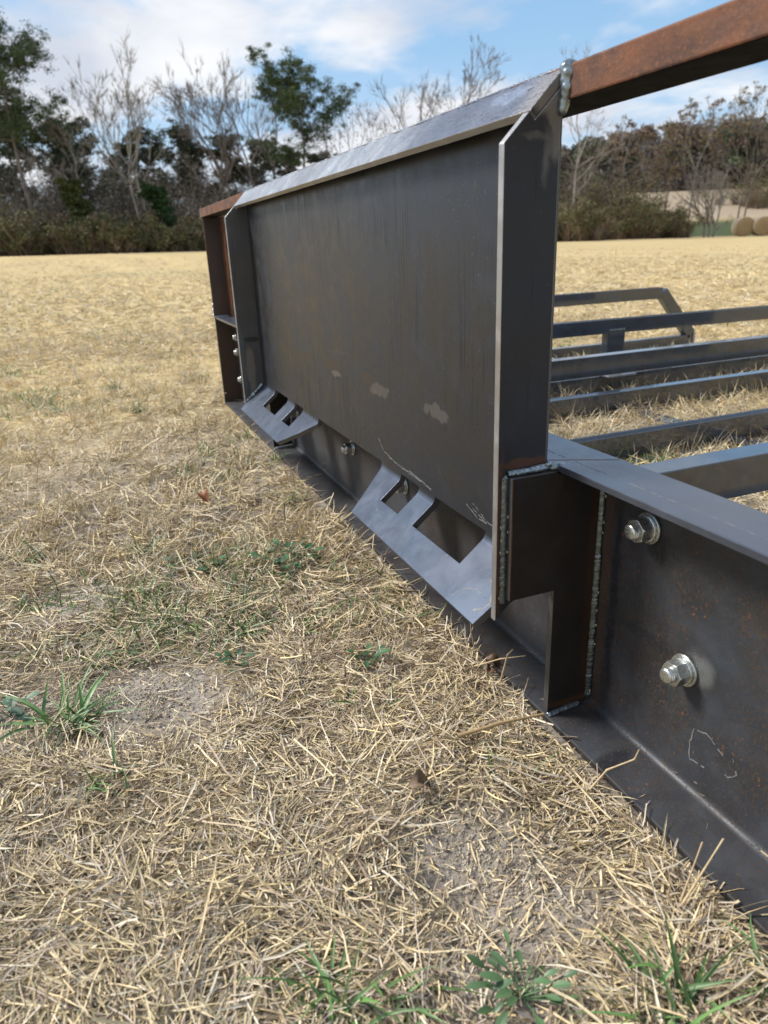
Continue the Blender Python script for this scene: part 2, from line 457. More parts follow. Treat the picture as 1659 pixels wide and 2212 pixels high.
# top lip ----------------------------------------------------------------------
bm = bmesh.new(); NX = 220; rnd = random.Random(4)
L0 = Vector((0, .0217, .5474)); L1 = Vector((0, .0510, .5767)); nn = Vector((0, -1, 1)).normalized()
rows = []
for i in range(NX + 1):
    t = i / NX; x = WX - 0.001 + t * (-WX + 0.0012)
    wz = mnoise.noise(Vector((x * 40, 0, 0))) * 0.0009
    ring = []
    for a, off in ((0, 0), (.5, .0002), (1, 0), (1, -.007), (.5, -.007), (0, -.007)):
        p = L0.lerp(L1, a) + nn * (off + (wz if a == 1 and off == 0 else 0) + mnoise.noise(Vector((x * 30, a * 3, off * 100))) * .00025)
        # slanted ends
        p.x = x
        ring.append(bm.verts.new(p))
    rows.append(ring)
for i in range(NX):
    for j in range(6):
        k = (j + 1) % 6; f = bm.faces.new((rows[i][j], rows[i][k], rows[i + 1][k], rows[i + 1][j]))
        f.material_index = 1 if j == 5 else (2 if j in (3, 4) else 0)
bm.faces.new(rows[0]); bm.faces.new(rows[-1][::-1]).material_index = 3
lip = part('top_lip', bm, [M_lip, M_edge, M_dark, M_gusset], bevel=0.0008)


# weld beads ---------------------------------------------------------------------
def bead(name, pts, r, mat, pitch=0.0019, flat=0.55, jit=0.16, seed=1, nrm=None, flakes=0, ring=10):
    """rippled weld bead swept along a polyline"""
    rd = random.Random(seed); pts = [Vector(p) for p in pts]; bm = bmesh.new()
    cum = [0]
    for a, b in zip(pts, pts[1:]): cum.append(cum[-1] + (b - a).length)
    Lt = cum[-1]; n = max(8, int(Lt / pitch * 5)); prev = None
    for i in range(n + 1):
        s = Lt * i / n
        k = max(j for j in range(len(cum)) if cum[j] <= s + 1e-9); k = min(k, len(pts) - 2)
        t = (s - cum[k]) / (cum[k + 1] - cum[k]); p = pts[k].lerp(pts[k + 1], t)
        d = (pts[k + 1] - pts[k]).normalized()
        nv = Vector(nrm) if nrm else Vector((1, -1, 0)).normalized()
        nv = (nv - d * nv.dot(d)).normalized(); sv_ = d.cross(nv)
        ph = (s / pitch) % 1.0
        rr = r * (0.96 + 0.07 * ph + jit * mnoise.noise(Vector((s * 320, seed * 7.1, 0))) + jit * mnoise.noise(Vector((s * 90, seed * 3.3, 5))))
        endf = min(1.0, min(s, Lt - s) / (r * 0.9) + 0.25); rr *= math.sqrt(min(1, endf))
        ring_ = []
        for q in range(ring):
            a = 2 * PI * q / ring
            lag = -0.45 * r * (1 - abs(math.sin(a))) * 0
            ring_.append(bm.verts.new(p + sv_ * math.cos(a) * rr + nv * math.sin(a) * rr * flat - d * (abs(math.cos(a)) ** 2) * r * 0.55))
        if prev:
            for q in range(ring):
                z = (q + 1) % ring; bm.faces.new((prev[q], prev[z], ring_[z], ring_[q]))
        else: first = ring_
        prev = ring_
    bm.faces.new(first); bm.faces.new(prev[::-1])
    for _ in range(flakes):
        k = rd.randrange(len(pts) - 1); p = pts[k].lerp(pts[k + 1], rd.random()); d = (pts[k + 1] - pts[k]).normalized()
        nv = Vector(nrm) if nrm else Vector((1, -1, 0)).normalized(); nv = (nv - d * nv.dot(d)).normalized(); sv_ = d.cross(nv)
        ang = rd.choice((rd.uniform(.15, .6), rd.uniform(2.5, 3.0))); c = p + sv_ * math.cos(ang) * r * 1.02 + nv * math.sin(ang) * r * flat * 1.02
        vs = []
        for q in range(7):
            a = 2 * PI * q / 7; rr = rd.uniform(.0005, .0014)
            vs.append(bm.verts.new(c + d * math.cos(a) * rr * 1.5 + sv_ * math.sin(a) * rr * .8 + nv * .0004))
        top = bm.verts.new(c + nv * .0009)
        for q in range(7):
            f = bm.faces.new((vs[q], vs[(q + 1) % 7], top)); f.material_index = 1
    return part(name, bm, [mat, M_slag], smooth=True)


bead('weld_bead', [(.0015, .0068, .1405), (.0015, .0068, .2665)], .0035, M_weld, seed=1, nrm=(1, -.25, 0), flakes=7)
bead('weld_bead', [(.002, .0105, .2672), (.003, .030, .2675), (.003, .053, .2682)], .0031, M_weldb, seed=2, nrm=(1, 0, .7))
bead('weld_bead', [(.0085, .1075, .2595), (.0085, .1072, .170)], .0036, M_weld, seed=3, nrm=(.7, -.9, 0), flakes=8, jit=.15)
bead('weld_bead', [(.0090, .1072, .1725), (.0085, .1070, .0085)], .0041, M_weld, seed=4, nrm=(.7, -.9, 0), flakes=12, jit=.2)
bead('weld_bead', [(.0090, .0600, .0025), (.0090, .075, .0045), (.0095, .098, .0065)], .0034, M_weldb, seed=5, nrm=(.7, 0, .9), jit=.15)
# wavy weld along the top edge of the lip
bead('weld_bead', [(WX + .004, .0512, .5764), (-.6, .0515, .5766), (-.010, .0512, .5766)], 0.0017, M_lip, pitch=.009, seed=6, nrm=(0, -.7, .9), jit=.6, ring=8)
# weld under the far gusset
bead('weld_bead', [(WX + .0085, .003, .1275), (WX + .0085, .020, .1415), (WX + .0085, .045, .1645)], .0036, M_weldb, pitch=.004, seed=8, nrm=(1, 0, .9), jit=.8)


def blob(name, balls, mat, vox=.0007, root=imp):
    bm = bmesh.new()
    for (x, y, z, rx, ry, rz) in balls:
        q = bmesh.ops.create_icosphere(bm, subdivisions=3, radius=1.0)
        for v in q['verts']:
            c = v.co.copy(); k = 1 + .10 * mnoise.noise(c * 2.0 + Vector((x * 900, y * 900, z * 900)))
            v.co = Vector((x + c.x * rx * k, y + c.y * ry * k, z + c.z * rz * k))
    o = part(name, bm, [mat], smooth=True)
    m_ = o.modifiers.new('r', 'REMESH'); m_.mode = 'VOXEL'; m_.voxel_size = vox; m_.use_smooth_shade = True
    m_ = o.modifiers.new('s', 'SMOOTH'); m_.factor = .6; m_.iterations = 7
    return o


blob('weld_bead', [(.0030, .0530, .5752, .0066, .0080, .0056), (.0048, .0520, .5712, .0068, .0066, .0050), (.0030, .0510, .5665, .0060, .0056, .0056), (.0048, .0508, .5620, .0058, .0056, .0048),
                   (.0030, .0505, .5575, .0052, .0052, .0052), (.0010, .0500, .5525, .0056, .0048, .0060), (.0015, .0490, .5485, .0044, .0040, .0050)], M_weldb, vox=.0009)
blob('weld_bead', [(.002, .0560, .2665, .005, .006, .0034), (.004, .0625, .2668, .0045, .006, .0036), (.006, .0680, .2662, .004, .005, .0034),
                   (.003, .0500, .2700, .003, .004, .0028)], M_weldb)
# bracket plate joining gusset and beam ----------------------------------------
bm = bmesh.new()
prism_yz(bm, [(.0098, .144), (.0098, .2635), (.0575, .2635), (.0575, .2610), (.1075, .2610), (.1075, .0075), (.0590, .0050), (.0590, .144)], .0004, .0082)
part('bracket_plate', bm, [M_bracket, M_edged], bevel=0.0006)
bm = bmesh.new()
prism_yz(bm, [(.0098, .144), (.0098, .2635), (.0575, .2635), (.0575, .2610), (.1075, .2610), (.1075, .0075), (.0590, .0050), (.0590, .144)], WX - .0082, WX - .0004)
part('bracket_plate', bm, [M_bracket, M_edged], bevel=0.0006)
# channel beam -------------------------------------------------------------------
X0, X1 = -1.785, 0.66
pr = [(.0580, -.0062), (.1170, -.0062), (.1170, .2690), (.0580, .2690), (.0580, .2628), (.1030, .2610), (.1090, .2580), (.1105, .2520)]
pr += [(.1100, .0115), (.1088, .0075), (.1065, .0050), (.1030, .0040), (.0590, .0004), (.0580, -.0006)]
bm = bmesh.new(); n = len(pr); NXB = 60; rows = []
for i in range(NXB + 1):
    x = X0 + (X1 - X0) * i / NXB; rows.append([bm.verts.new((x, y, z)) for y, z in pr])
for i in range(NXB):
    for j in range(n):
        k = (j + 1) % n; f = bm.faces.new((rows[i][j], rows[i][k], rows[i + 1][k], rows[i + 1][j]))
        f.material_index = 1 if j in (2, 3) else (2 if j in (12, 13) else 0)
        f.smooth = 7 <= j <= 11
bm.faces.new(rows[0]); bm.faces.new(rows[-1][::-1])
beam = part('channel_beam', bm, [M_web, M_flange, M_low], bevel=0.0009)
# end caps, cutouts
for x0, x1 in ((-1.793, -1.786), (.661, .668)):
    bm = bmesh.new(); prism_yz(bm, [(.0560, -.006), (.1175, -.006), (.1175, .2695), (.0560, .2695)], x0, x1)
    part('end_cap', bm, [M_rustdark, M_edge], bevel=.0008)
# chalk line on the top flange, scribed marks on the web -------------------------
rd = random.Random(3)


def stroke(name, pts, wd, h, nrm, mat=M_chalk, gaps=0.0, seed=0, wob=0.0004):
    rd = random.Random(seed); pts = [Vector(p) for p in pts]; nv = Vector(nrm).normalized(); bm = bmesh.new(); P_ = []
    for a, b in zip(pts, pts[1:]):
        k = max(2, int((b - a).length / .003))
        for i in range(k): P_.append(a.lerp(b, i / k))
    P_.append(pts[-1]); on = True
    for a, b in zip(P_, P_[1:]):
        if rd.random() < gaps: continue
        d = (b - a).normalized(); s = d.cross(nv) * wd * rd.uniform(.3, .7); j = d.cross(nv) * rd.uniform(-wob, wob)
        q = [a - s + j, a + s + j, b + s + j, b - s + j]
        lo = [bm.verts.new(v - nv * .0001) for v in q]; hi = [bm.verts.new(v + nv * h) for v in q]
        bm.faces.new(hi)
        for i in range(4): bm.faces.new((lo[i], lo[(i + 1) % 4], hi[(i + 1) % 4], hi[i]))
    return part(name, bm, [mat])


stroke('chalk_mark', [(-.04, .0770, .26905), (.62, .0800, .26905)], .0008, .0001, (0, 0, 1), gaps=.45, seed=1)
stroke('chalk_mark', [(-.01, .060, .2691), (.020, .115, .2691)], .0010, .0002, (0, 0, 1), seed=2)
stroke('chalk_mark', [(.1760, .1099, .060), (.158, .1099, .0685), (.1445, .1099, .0640), (.1420, .1099, .048), (.1435, .1099, .0330), (.1600, .1099, .0350)], .0009, .0002, (0, -1, 0), gaps=.12, seed=3)
stroke('chalk_mark', [(.1850, .1099, .064), (.1910, .1099, .052), (.1840, .1099, .0440), (.1800, .1099, .0440)], .0008, .0002, (0, -1, 0), gaps=.2, seed=4)
# scratches along the plate bend
stroke('scratch', [(-.405, YP, .200), (-.39, YP, .186), (-.35, YP, .1785), (-.25, YP, .1755), (-.235, YP, .174)], .0012, .00015, (0, -1, 0), mat=M_scuff, gaps=.1, seed=5, wob=.001)
stroke('scratch', [(-.30, YP, .1800), (-.262, YP, .1765), (-.240, YP, .1745)], .0012, .00015, (0, -1, 0), mat=M_scuff, gaps=.1, seed=6, wob=.001)
stroke('scratch', [(-.130, YP, .190), (-.10, YP, .1790), (-.085, YP, .1775)], .0008, .00015, (0, -1, 0), mat=M_scuff, gaps=.1, seed=7)
stroke('scratch', [(-.145, YP, .184), (-.12, YP, .1765), (-.10, YP, .1765), (-.13, YP, .184)], .0007, .00015, (0, -1, 0), mat=M_scuff, gaps=.1, seed=8)
for k_, (x, z, dx, dz) in enumerate([(-.205, .47, -.05, -.07), (-.33, .40, -.03, -.05), (-.62, .30, .10, .006), (-.50, .33, -.012, -.05), (-.12, .36, .004, -.03), (-.30, .455, .003, -.012), (-.245, .43, .002, -.010), (-.70, .36, -.02, -.06)]):
    stroke('scratch', [(x, YP, z), (x + dx * .5, YP, z + dz * .4), (x + dx, YP, z + dz)], .0006, .0001, (0, -1, 0), mat=M_scuffd, gaps=0 if k_ == 2 else .45, seed=40 + k_, wob=.0006)
tn = Vector((0, -math.sin(TH), math.cos(TH)))


def tp(x, s): return (x, Yb - math.cos(TH) * s - .00002, Zb_ - math.sin(TH) * s)


stroke('scratch', [tp(-.075, .071), tp(-.068, .058), tp(-.055, .050), tp(-.040, .050)], .0010, .0001, tn, mat=M_scuff, seed=9, gaps=.15)
stroke('scratch', [tp(-.030, .044), tp(-.022, .052), tp(-.026, .062), tp(-.034, .068)], .0022, .0001, tn, mat=M_scuff, seed=10, gaps=.1)
stroke('scratch', [tp(-.046, .033), tp(-.036, .036), tp(-.038, .041)], .0016, .0001, tn, mat=M_scuff, seed=11, gaps=.1)
stroke('scratch', [tp(-.33, .049), tp(-.315, .054), tp(-.30, .051)], .0007, .0001, tn, mat=M_scuff, seed=12, gaps=.3)


# bolts -----------------------------------------------------------------------------
def lathe_y(bm, prof_, seg, mi=0, hexa=None):
    rings = []
    for (r, y) in prof_:
        rings.append([bm.verts.new((r * math.cos(2 * PI * k / seg), y, r * math.sin(2 * PI * k / seg))) for k in range(seg)])
    for a, b in zip(rings, rings[1:]):
        for k in range(seg):
            j = (k + 1) % seg; bm.faces.new((a[k], a[j], b[j], b[k]))
    bm.faces.new(rings[0][::-1]); bm.faces.new(rings[-1])


def mk_bolt():
    bm = bmesh.new(); lathe_y(bm, [(.0142, 0), (.0142, -.0021), (.0138, -.0025), (.0086, -.0025), (.0086, -.0020)], 40)
    wsh = part('washer', bm, [M_zinc], smooth=False)
    bm = bmesh.new(); lathe_y(bm, [(.0116, -.0026), (.0116, -.0044), (.0107, -.0048)], 36); lw = part('lock_washer', bm, [M_zinc])
    bm = bmesh.new()           # hex nut with chamfered corners
    seg = 36; R6 = .0099; rings = []
    for y, lim in ((-.0048, .0103), (-.0060, .0115), (-.0146, .0115), (-.0160, .0101)):
        ring = []
        for k in range(seg):
            a = 2 * PI * k / seg; h = R6 / math.cos(((a + PI / 6) % (PI / 3)) - PI / 6); ring.append(bm.verts.new((min(h, lim) * math.cos(a), y, min(h, lim) * math.sin(a))))
        rings.append(ring)
    for a, b in zip(rings, rings[1:]):
        for k in range(seg): bm.faces.new((a[k], a[(k + 1) % seg], b[(k + 1) % seg], b[k]))
    bm.faces.new(rings[0][::-1]); bm.faces.new(rings[-1])
    nut = part('nut', bm, [M_zinc])
    bm = bmesh.new(); pf = [(.0068, -.0150)]
    y = -.0160
    for k in range(3): pf += [(.0060, y), (.0069, y - .0008), (.0069, y - .0011), (.0060, y - .0019)]; y -= .0019
    pf += [(.0052, y - .0006), (.0030, y - .0009)]
    lathe_y(bm, pf, 32); th = part('thread', bm, [M_zinc])
    for q in (wsh, lw, th):
        for p in q.data.polygons: p.use_smooth = len(p.vertices) == 4 and abs(p.normal.y) < .9
    bv = nut.modifiers.new('b', 'BEVEL'); bv.width = .0004; bv.segments = 2; bv.limit_method = 'ANGLE'; bv.angle_limit = math.radians(25)
    return wsh, lw, nut, th


proto = mk_bolt()
for p in proto: COL.objects.unlink(p)
bolts = [(.0695, .2214, 10), (.1268, .1124, 24), (-.700, .105, 5), (-.459, .1025, 15), (-1.087, .097, 33), (-1.700, .166, 12), (-1.686, .085, 40), (-1.69, .212, 0), (.43, .22, 0), (.50, .11, 0)]
for (x, z, rot) in bolts:
    b_ = bpy.data.objects.new('bolt', None); COL.objects.link(b_); b_.parent = imp; b_.matrix_parent_inverse = Matrix.Translation(IL).inverted()
    b_.location = (x, .1100, z); b_.rotation_euler = (0, math.radians(rot), 0)
    for p in proto:
        c = p.copy(); COL.objects.link(c); c.parent = b_; c.matrix_parent_inverse = Matrix.Identity(4); c.location = (0, 0, 0)
for p in proto: bpy.data.objects.remove(p)

# rusty top rail and end uprights -----------------------------------------------------
bm = bmesh.new()
box(bm, -1.785, .66, .0500, .1010, .5535, .5770)
bm.normal_update()
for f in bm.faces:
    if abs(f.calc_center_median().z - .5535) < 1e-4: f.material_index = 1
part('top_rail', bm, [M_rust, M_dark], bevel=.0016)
bm = bmesh.new(); box(bm, -1.7885, -1.7856, .0495, .1015, .5525, .5780); part('rail_end', bm, [M_edge], bevel=.0006)
for xo, sg in ((-1.785, 1), (.66, -1)):
    bm = bmesh.new()
    pts = [(0, .054), (.006, .054), (.006, .104), (.052, .104), (.052, .110), (0, .110)]
    a = [bm.verts.new((xo + sg * x, y, .2692)) for x, y in pts]; b = [bm.verts.new((xo + sg * x, y, .5533)) for x, y in pts]
    bm.faces.new(a); bm.faces.new(b)
    for i in range(6):
        bm.faces.new((a[i], a[(i + 1) % 6], b[(i + 1) % 6], b[i])).material_index = 1 if i in (1,) else 0  # inner leg face gets darker rust, its shade put into the colour
    part('upright', bm, [M_rust, M_rustdark], bevel=.0012)
    bead('weld_bead', [(xo - sg * .002, .056, .275), (xo - sg * .002, .056, .31)], .0045, M_weldb, pitch=.004, seed=20 + sg, nrm=(-sg, -1, 0), jit=.8)
    bead('weld_bead', [(xo + sg * .006, .056, .2705), (xo + sg * .006, .10, .2705)], .0035, M_weldb, pitch=.004, seed=22 + sg, nrm=(sg, 0, 1), jit=.5)

# tines --------------------------------------------------------------------------------
YE = 2.05


def tine(x, z0, z1, y0=.1175, y1=YE, wd=.050, name='tine', mats=None, dz=0.0):
    bm = bmesh.new(); tube_between(bm, (x, y0, (z0 + z1) / 2), (x, y1, (z0 + z1) / 2 + dz), wd, z1 - z0, open_end=True)
    return part(name, bm, mats or [M_tube], bevel=.003, seg=3)


for x in (-1.286, -1.066, -.696, -.476, -.096, .139): tine(x, -.002, .050, wd=.032)
tine(-1.846, -.002, .050, y1=2.05, wd=.032); tine(.70, -.002, .050, wd=.032)
tine(-.936, .131, .181, y1=1.9, name='upper_bar', wd=.032); tine(-.096, .156, .206, y1=1.9, name='upper_bar', wd=.036)
tine(-1.285, .184, .226, y1=1.95, wd=.030, name='upper_bar', dz=-.012)
tine(-1.846, .208, .252, y1=1.865, wd=.032, name='side_rail'); tine(.70, .208, .252, y1=1.865, wd=.032, name='side_rail')
for xo in (-1.846, .70):
    bm = bmesh.new(); tube_between(bm, (xo, 1.872, .232), (xo, 2.045, .05), .032, .045, up=(0, 1, 1)); part('sloped_strut', bm, [M_tube], bevel=.002)
    bm = bmesh.new(); box(bm, xo - .020, xo + .020, 2.0505, 2.062, -.002, .062); part('tine_cap', bm, [M_shiny], bevel=.002)
bm = bmesh.new(); box(bm, -1.302, -1.2695, 1.150, 1.213, .0505, .1855); part('post', bm, [M_tube], bevel=.002)
bead('weld_bead', [(-1.270, 1.152, .1860), (-1.270, 1.212, .1860)], .005, M_weldb, pitch=.005, seed=31, nrm=(1, 0, -1), jit=.6)
for y in (1.03, 1.72):
    bm = bmesh.new(); box(bm, -1.829, .674, y, y + .052, -.006, .0); part('cross_bar', bm, [M_tube], bevel=.001)
bm = bmesh.new(); box(bm, -1.31, -1.23, 1.13, 1.235, .0506, .0560); part('foot_plate', bm, [M_shiny], bevel=.001)

# ------------------------------------------------------------------ ground
def sstep(a, b, x):
    t = np.clip((x - a) / (b - a), 0, 1); return t * t * (3 - 2 * t)


RS = np.random.RandomState(7)
_wv = [(RS.uniform(2, 60), RS.uniform(0, 2 * PI), RS.uniform(0, 2 * PI)) for _ in range(26)]


def H(x, y):
    x = np.asarray(x, float); y = np.asarray(y, float); r = np.hypot(x + .2, y)
    h = np.zeros_like(r)
    for k, a, ph in _wv: h += np.sin((x * math.cos(a) + y * math.sin(a)) * k + ph) * 0.0022 / (1 + k * .06)
    h *= 1 + sstep(2, 12, r) * 1.5
    # flat where the implement lies
    dx = np.maximum(np.maximum(-1.9 - x, x - .75), 0); dy = np.maximum(np.maximum(.03 - y, y - 2.1), 0); dd = np.hypot(dx, dy)
    k = sstep(0, .12, dd); h = h * k - .010 * (1 - k) - .004 * k
    plane = .014 * (-x) - .0139 * y
    h += plane * sstep(3, 25, r)
    az = np.arctan2(y, -x)
    hill = sstep(66, 135, r) * 6.5 * sstep(.45, .70, az)
    return h + hill


GX, GY = -.2, -.1


def gridax(n, a, k): 
    u = np.linspace(-1, 1, n); return a * np.sinh(k * u)


ax = gridax(560, .4, 8.4); XX, YY = np.meshgrid(ax + GX, ax + GY, indexing='ij'); ZZ = H(XX, YY)
nr = len(ax); V = np.stack([XX, YY, ZZ], -1).reshape(-1, 3)
ii, jj = np.meshgrid(np.arange(nr - 1), np.arange(nr - 1), indexing='ij'); q = (ii * nr + jj).ravel()
F = np.stack([q, q + nr, q + nr + 1, q + 1], -1)
m, N, b = new_mat('dry_field_soil'); o = N.obj()
sx = N.add('ShaderNodeSeparateXYZ', None, Vector=o)
fl = N.noise(o, 260.0, 5.0, 0.7, 0.3); md_ = N.noise(o, 9.0, 5.0, 0.6, 0.3); lg = N.noise(N.vm('MULTIPLY', o, (0.9, 0.9, 0.0)), 0.55, 5.0, 0.6, 0.4)
gr_ = N.noise(o, 1100.0, 3.0, 0.7)
fl = N.math('ADD', N.math('MULTIPLY', fl, 0.6), N.math('MULTIPLY', gr_, 0.4))
soil = N.mix(N.rmp(fl, 0.38, 0.60), (0.22, 0.185, 0.155), (0.45, 0.40, 0.34))
soil = N.mix(N.math('MULTIPLY', N.rmp(md_, 0.45, 0.65), 0.5), soil, (0.19, 0.145, 0.10))
r2 = N.vm('LENGTH', N.vm('MULTIPLY', o, (1.0, 1.0, 0.0)))
far = N.mix(N.rmp(N.noise(o, 11.0, 6.0, 0.75, 0.0), 0.25, 0.75), (0.40, 0.305, 0.155), (0.56, 0.43, 0.225))
far = N.mix(N.math('MULTIPLY', N.rmp(lg, 0.50, 0.68), 0.45), far, (0.33, 0.255, 0.15))
band = N.noise(N.vm('MULTIPLY', o, (0.10, 0.75, 0.0)), 1.0, 3.0, 0.5)
far = N.mix(N.math('MULTIPLY', N.rmp(band, 0.46, 0.60), 0.5), far, (0.57, 0.435, 0.225))
far = N.mix(N.math('MULTIPLY', N.rmp(N.noise(N.vm('MULTIPLY', o, (0.16, 0.22, 0.0)), 1.0, 4.0, 0.6), 0.56, 0.68), 0.5), far, (0.36, 0.33, 0.19))
far = N.mix(N.math('MULTIPLY', N.rmp(N.noise(o, 1.1, 5.0, 0.7), 0.60, 0.72), 0.35), far, (0.17, 0.20, 0.08))
c = N.mix(N.rmp(r2, 0.75, 2.2), soil, far)
azn = N.math('ARCTAN2', sx.outputs[1], N.math('MULTIPLY', sx.outputs[0], -1.0))
ring = N.math('MULTIPLY', N.rmp(r2, 67.0, 69.0), N.rmp(r2, 92.0, 84.0)); ring = N.math('MULTIPLY', ring, N.rmp(azn, 0.4, 0.6))
c = N.mix(ring, c, (0.060, 0.080, 0.036))
hillm = N.math('MULTIPLY', N.rmp(r2, 86.0, 92.0), N.rmp(azn, 0.4, 0.6))
c = N.mix(hillm, c, (0.33, 0.265, 0.19))
N.put(b.inputs['Base Color'], c); b.inputs['Roughness'].default_value = 0.95; b.inputs['Specular IOR Level'].default_value = 0.15
N.put(b.inputs['Normal'], N.bump(fl, N.rmp(r2, 2.0, 6.0, 0.6, 0.0), 0.004))
finish(npmesh('ground', V, F, m, smooth=True), kind='structure')

# ------------------------------------------------------------------ straw and grass
m, N, b = new_mat('dry_straw')
at = N.add('ShaderNodeAttribute', dict(attribute_name='col')).outputs[0]
n_ = N.noise(N.obj(), 300.0, 2.0, 0.5)
N.put(b.inputs['Base Color'], N.mix(N.rmp(n_, 0.3, 0.7), at, N.mix(1.0, at, (0.80, 0.78, 0.74), 'MULTIPLY')))
b.inputs['Roughness'].default_value = 0.55; b.inputs['Specular IOR Level'].default_value = 0.35
M_straw = m
m, N, b = new_mat('green_blades'); at = N.add('ShaderNodeAttribute', dict(attribute_name='col')).outputs[0]
N.put(b.inputs['Base Color'], at); b.inputs['Roughness'].default_value = 0.45
b.inputs['Transmission Weight'].default_value = 0.0; b.inputs['Subsurface Weight'].default_value = 0.0
M_blade = m


def blades(P0, yaw, pitch, L, wd, curve, roll, fold, taper, S=3, jag=None):
    """ribbons with a folded section; pitch above the horizontal, curve = change of pitch along the blade"""
    n = len(L); pts = np.zeros((n, S + 1, 3)); pts[:, 0] = P0; cur = pitch.copy(); yw = yaw.copy()
    dirs = []
    for s in range(S):
        d = np.stack([np.cos(cur) * np.cos(yw), np.cos(cur) * np.sin(yw), np.sin(cur)], -1); dirs.append(d)
        pts[:, s + 1] = pts[:, s] + d * (L / S)[:, None]; cur = cur + curve / S
        if jag is not None: yw = yw + jag[:, s]
    dirs.append(dirs[-1]); D = np.stack(dirs, 1)
    side = np.stack([-np.sin(yaw), np.cos(yaw), np.zeros(n)], -1)[:, None, :] * np.ones((1, S + 1, 1))
    up = np.cross(D, side) * -1.0; up /= np.maximum(np.linalg.norm(up, axis=-1, keepdims=True), 1e-6)
    cr = np.cos(roll)[:, None, None]; sr = np.sin(roll)[:, None, None]
    s2 = side * cr + up * sr; u2 = up * cr - side * sr
    t = np.linspace(0, 1, S + 1)[None, :]
    wf = np.clip(1 - np.clip(t - taper[:, None], 0, 1) / np.maximum(1 - taper[:, None], .05) * .95, .03, 1) * wd[:, None] / 2
    left = pts - s2 * wf[..., None]; right = pts + s2 * wf[..., None]; mid = pts + u2 * (wf * fold[:, None])[..., None]
    V = np.stack([left, mid, right], 2).reshape(n, -1, 3)          # n, (S+1)*3, 3
    f = []
    for s in range(S):
        a = s * 3; f += [(a, a + 1, a + 4, a + 3), (a + 1, a + 2, a + 5, a + 4)]
    f = np.array(f); F = (f[None] + (np.arange(n) * (S + 1) * 3)[:, None, None]).reshape(-1, 4)
    return V.reshape(-1, 3), F, (S + 1) * 3


STRAWC = np.array([(.75, .62, .38), (.80, .68, .45), (.68, .54, .33), (.54, .43, .30), (.42, .33, .25), (.72, .65, .52), (.60, .51, .42), (.82, .67, .37), (.27, .20, .15)])


def straw_col(n, p, k):
    c = STRAWC[RS.choice(len(STRAWC), n, p=p)] * RS.uniform(.78, 1.12, (n, 1)); return np.repeat(c, k, 0)


BARE = [(-.205, -.302, .085), (-.23, -.36, .05), (.169, -.065, .07), (.13, -.09, .06), (-.496, -.40, .07), (-.24, -.45, .05), (.23, -.12, .05)]


def bare(x, y):
    k = np.zeros_like(x)
    for bx, by, br in BARE: k = np.maximum(k, 1 - sstep(br * .45, br * 1.5, np.hypot(x - bx, y - by)))
    return k


TUBX = [(-1.295, .0), (-1.075, 0), (-.705, 0), (-.485, 0), (-.105, 0), (.13, 0), (-1.855, 0), (.70, 0)]


def blocked(x, y):
    k = (x > -1.80) & (x < .68) & (y > .050) & (y < .122)
    for tx, _ in TUBX: k |= (np.abs(x - tx) < .032) & (y > .11) & (y < 2.07)
    return k


def sample(n, rmin, rmax, pw, az0=-.95, az1=1.75):
    """points around the camera foot, density ~ r^-pw; azimuth measured from -x towards +y"""
    u = RS.rand(n); e = 2 - pw
    r = (rmin ** e + u * (rmax ** e - rmin ** e)) ** (1 / e); a = RS.uniform(az0, az1, n)
    return CAM[0] - r * np.cos(a), CAM[1] + r * np.sin(a), r


Vs = []; Fs = []; Cs = []; off = 0


def put(V, F, C):
    global off
    Vs.append(V); Fs.append(F + off); Cs.append(C); off += len(V)


def flush(name, label, cat, mat):
    global Vs, Fs, Cs, off
    o = npmesh(name, np.concatenate(Vs), np.concatenate(Fs), mat, col=np.concatenate(Cs)); Vs, Fs, Cs, off = [], [], [], 0
    finish(o, label, cat, None, 'stuff'); return o


# 1: short litter lying flat
def litter(n, rmin, rmax, pw, Lr, wr, az=(-.95, 1.75), p=None, zlift=.010, keepbare=.25):
    x, y, r = sample(n, rmin, rmax, pw, *az)
    k = ~blocked(x, y); bb = bare(x, y); k &= RS.rand(n) > bb * (1 - keepbare) * 1.05
    cl = .5 + .5 * np.sin(x * 23 + np.sin(y * 17) * 2) * np.sin(y * 19 + np.sin(x * 13) * 2); k &= RS.rand(n) < (.62 + .38 * cl)
    x, y, r, bb = x[k], y[k], r[k], bb[k]; n = len(x)
    L = RS.gamma(3.0, 1 / 3.0, n) * (Lr[1] - Lr[0]) * .55 + Lr[0]; L *= (1 - .5 * bb)
    wd = RS.uniform(wr[0], wr[1], n); sc_ = 1 + sstep(2, 9, r) * 1.6; wd = wd * sc_
    z = H(x, y) + RS.rand(n) ** 1.5 * zlift * (1 - .6 * bb) + .0008
    flow = 3.0 * np.sin(x * 11 + 2 * np.sin(y * 9)) + 2.0 * np.sin(y * 14 + 1.5 * np.sin(x * 8)); yaw = np.where(RS.rand(n) < .5, flow + RS.normal(0, .5, n), RS.uniform(0, 2 * PI, n)); pitch = RS.normal(0, .17, n) + .04; cur = RS.normal(0, .32, n)
    V, F, kk = blades(np.stack([x, y, z], -1), yaw, pitch, L, wd, cur, RS.normal(0, .55, n), RS.uniform(.3, .9, n), RS.uniform(.5, 1.2, n), 3, RS.normal(0, .13, (n, 3)))
    put(V, F, straw_col(n, p if p is not None else [.17, .13, .16, .13, .11, .12, .10, .03, .05], kk))


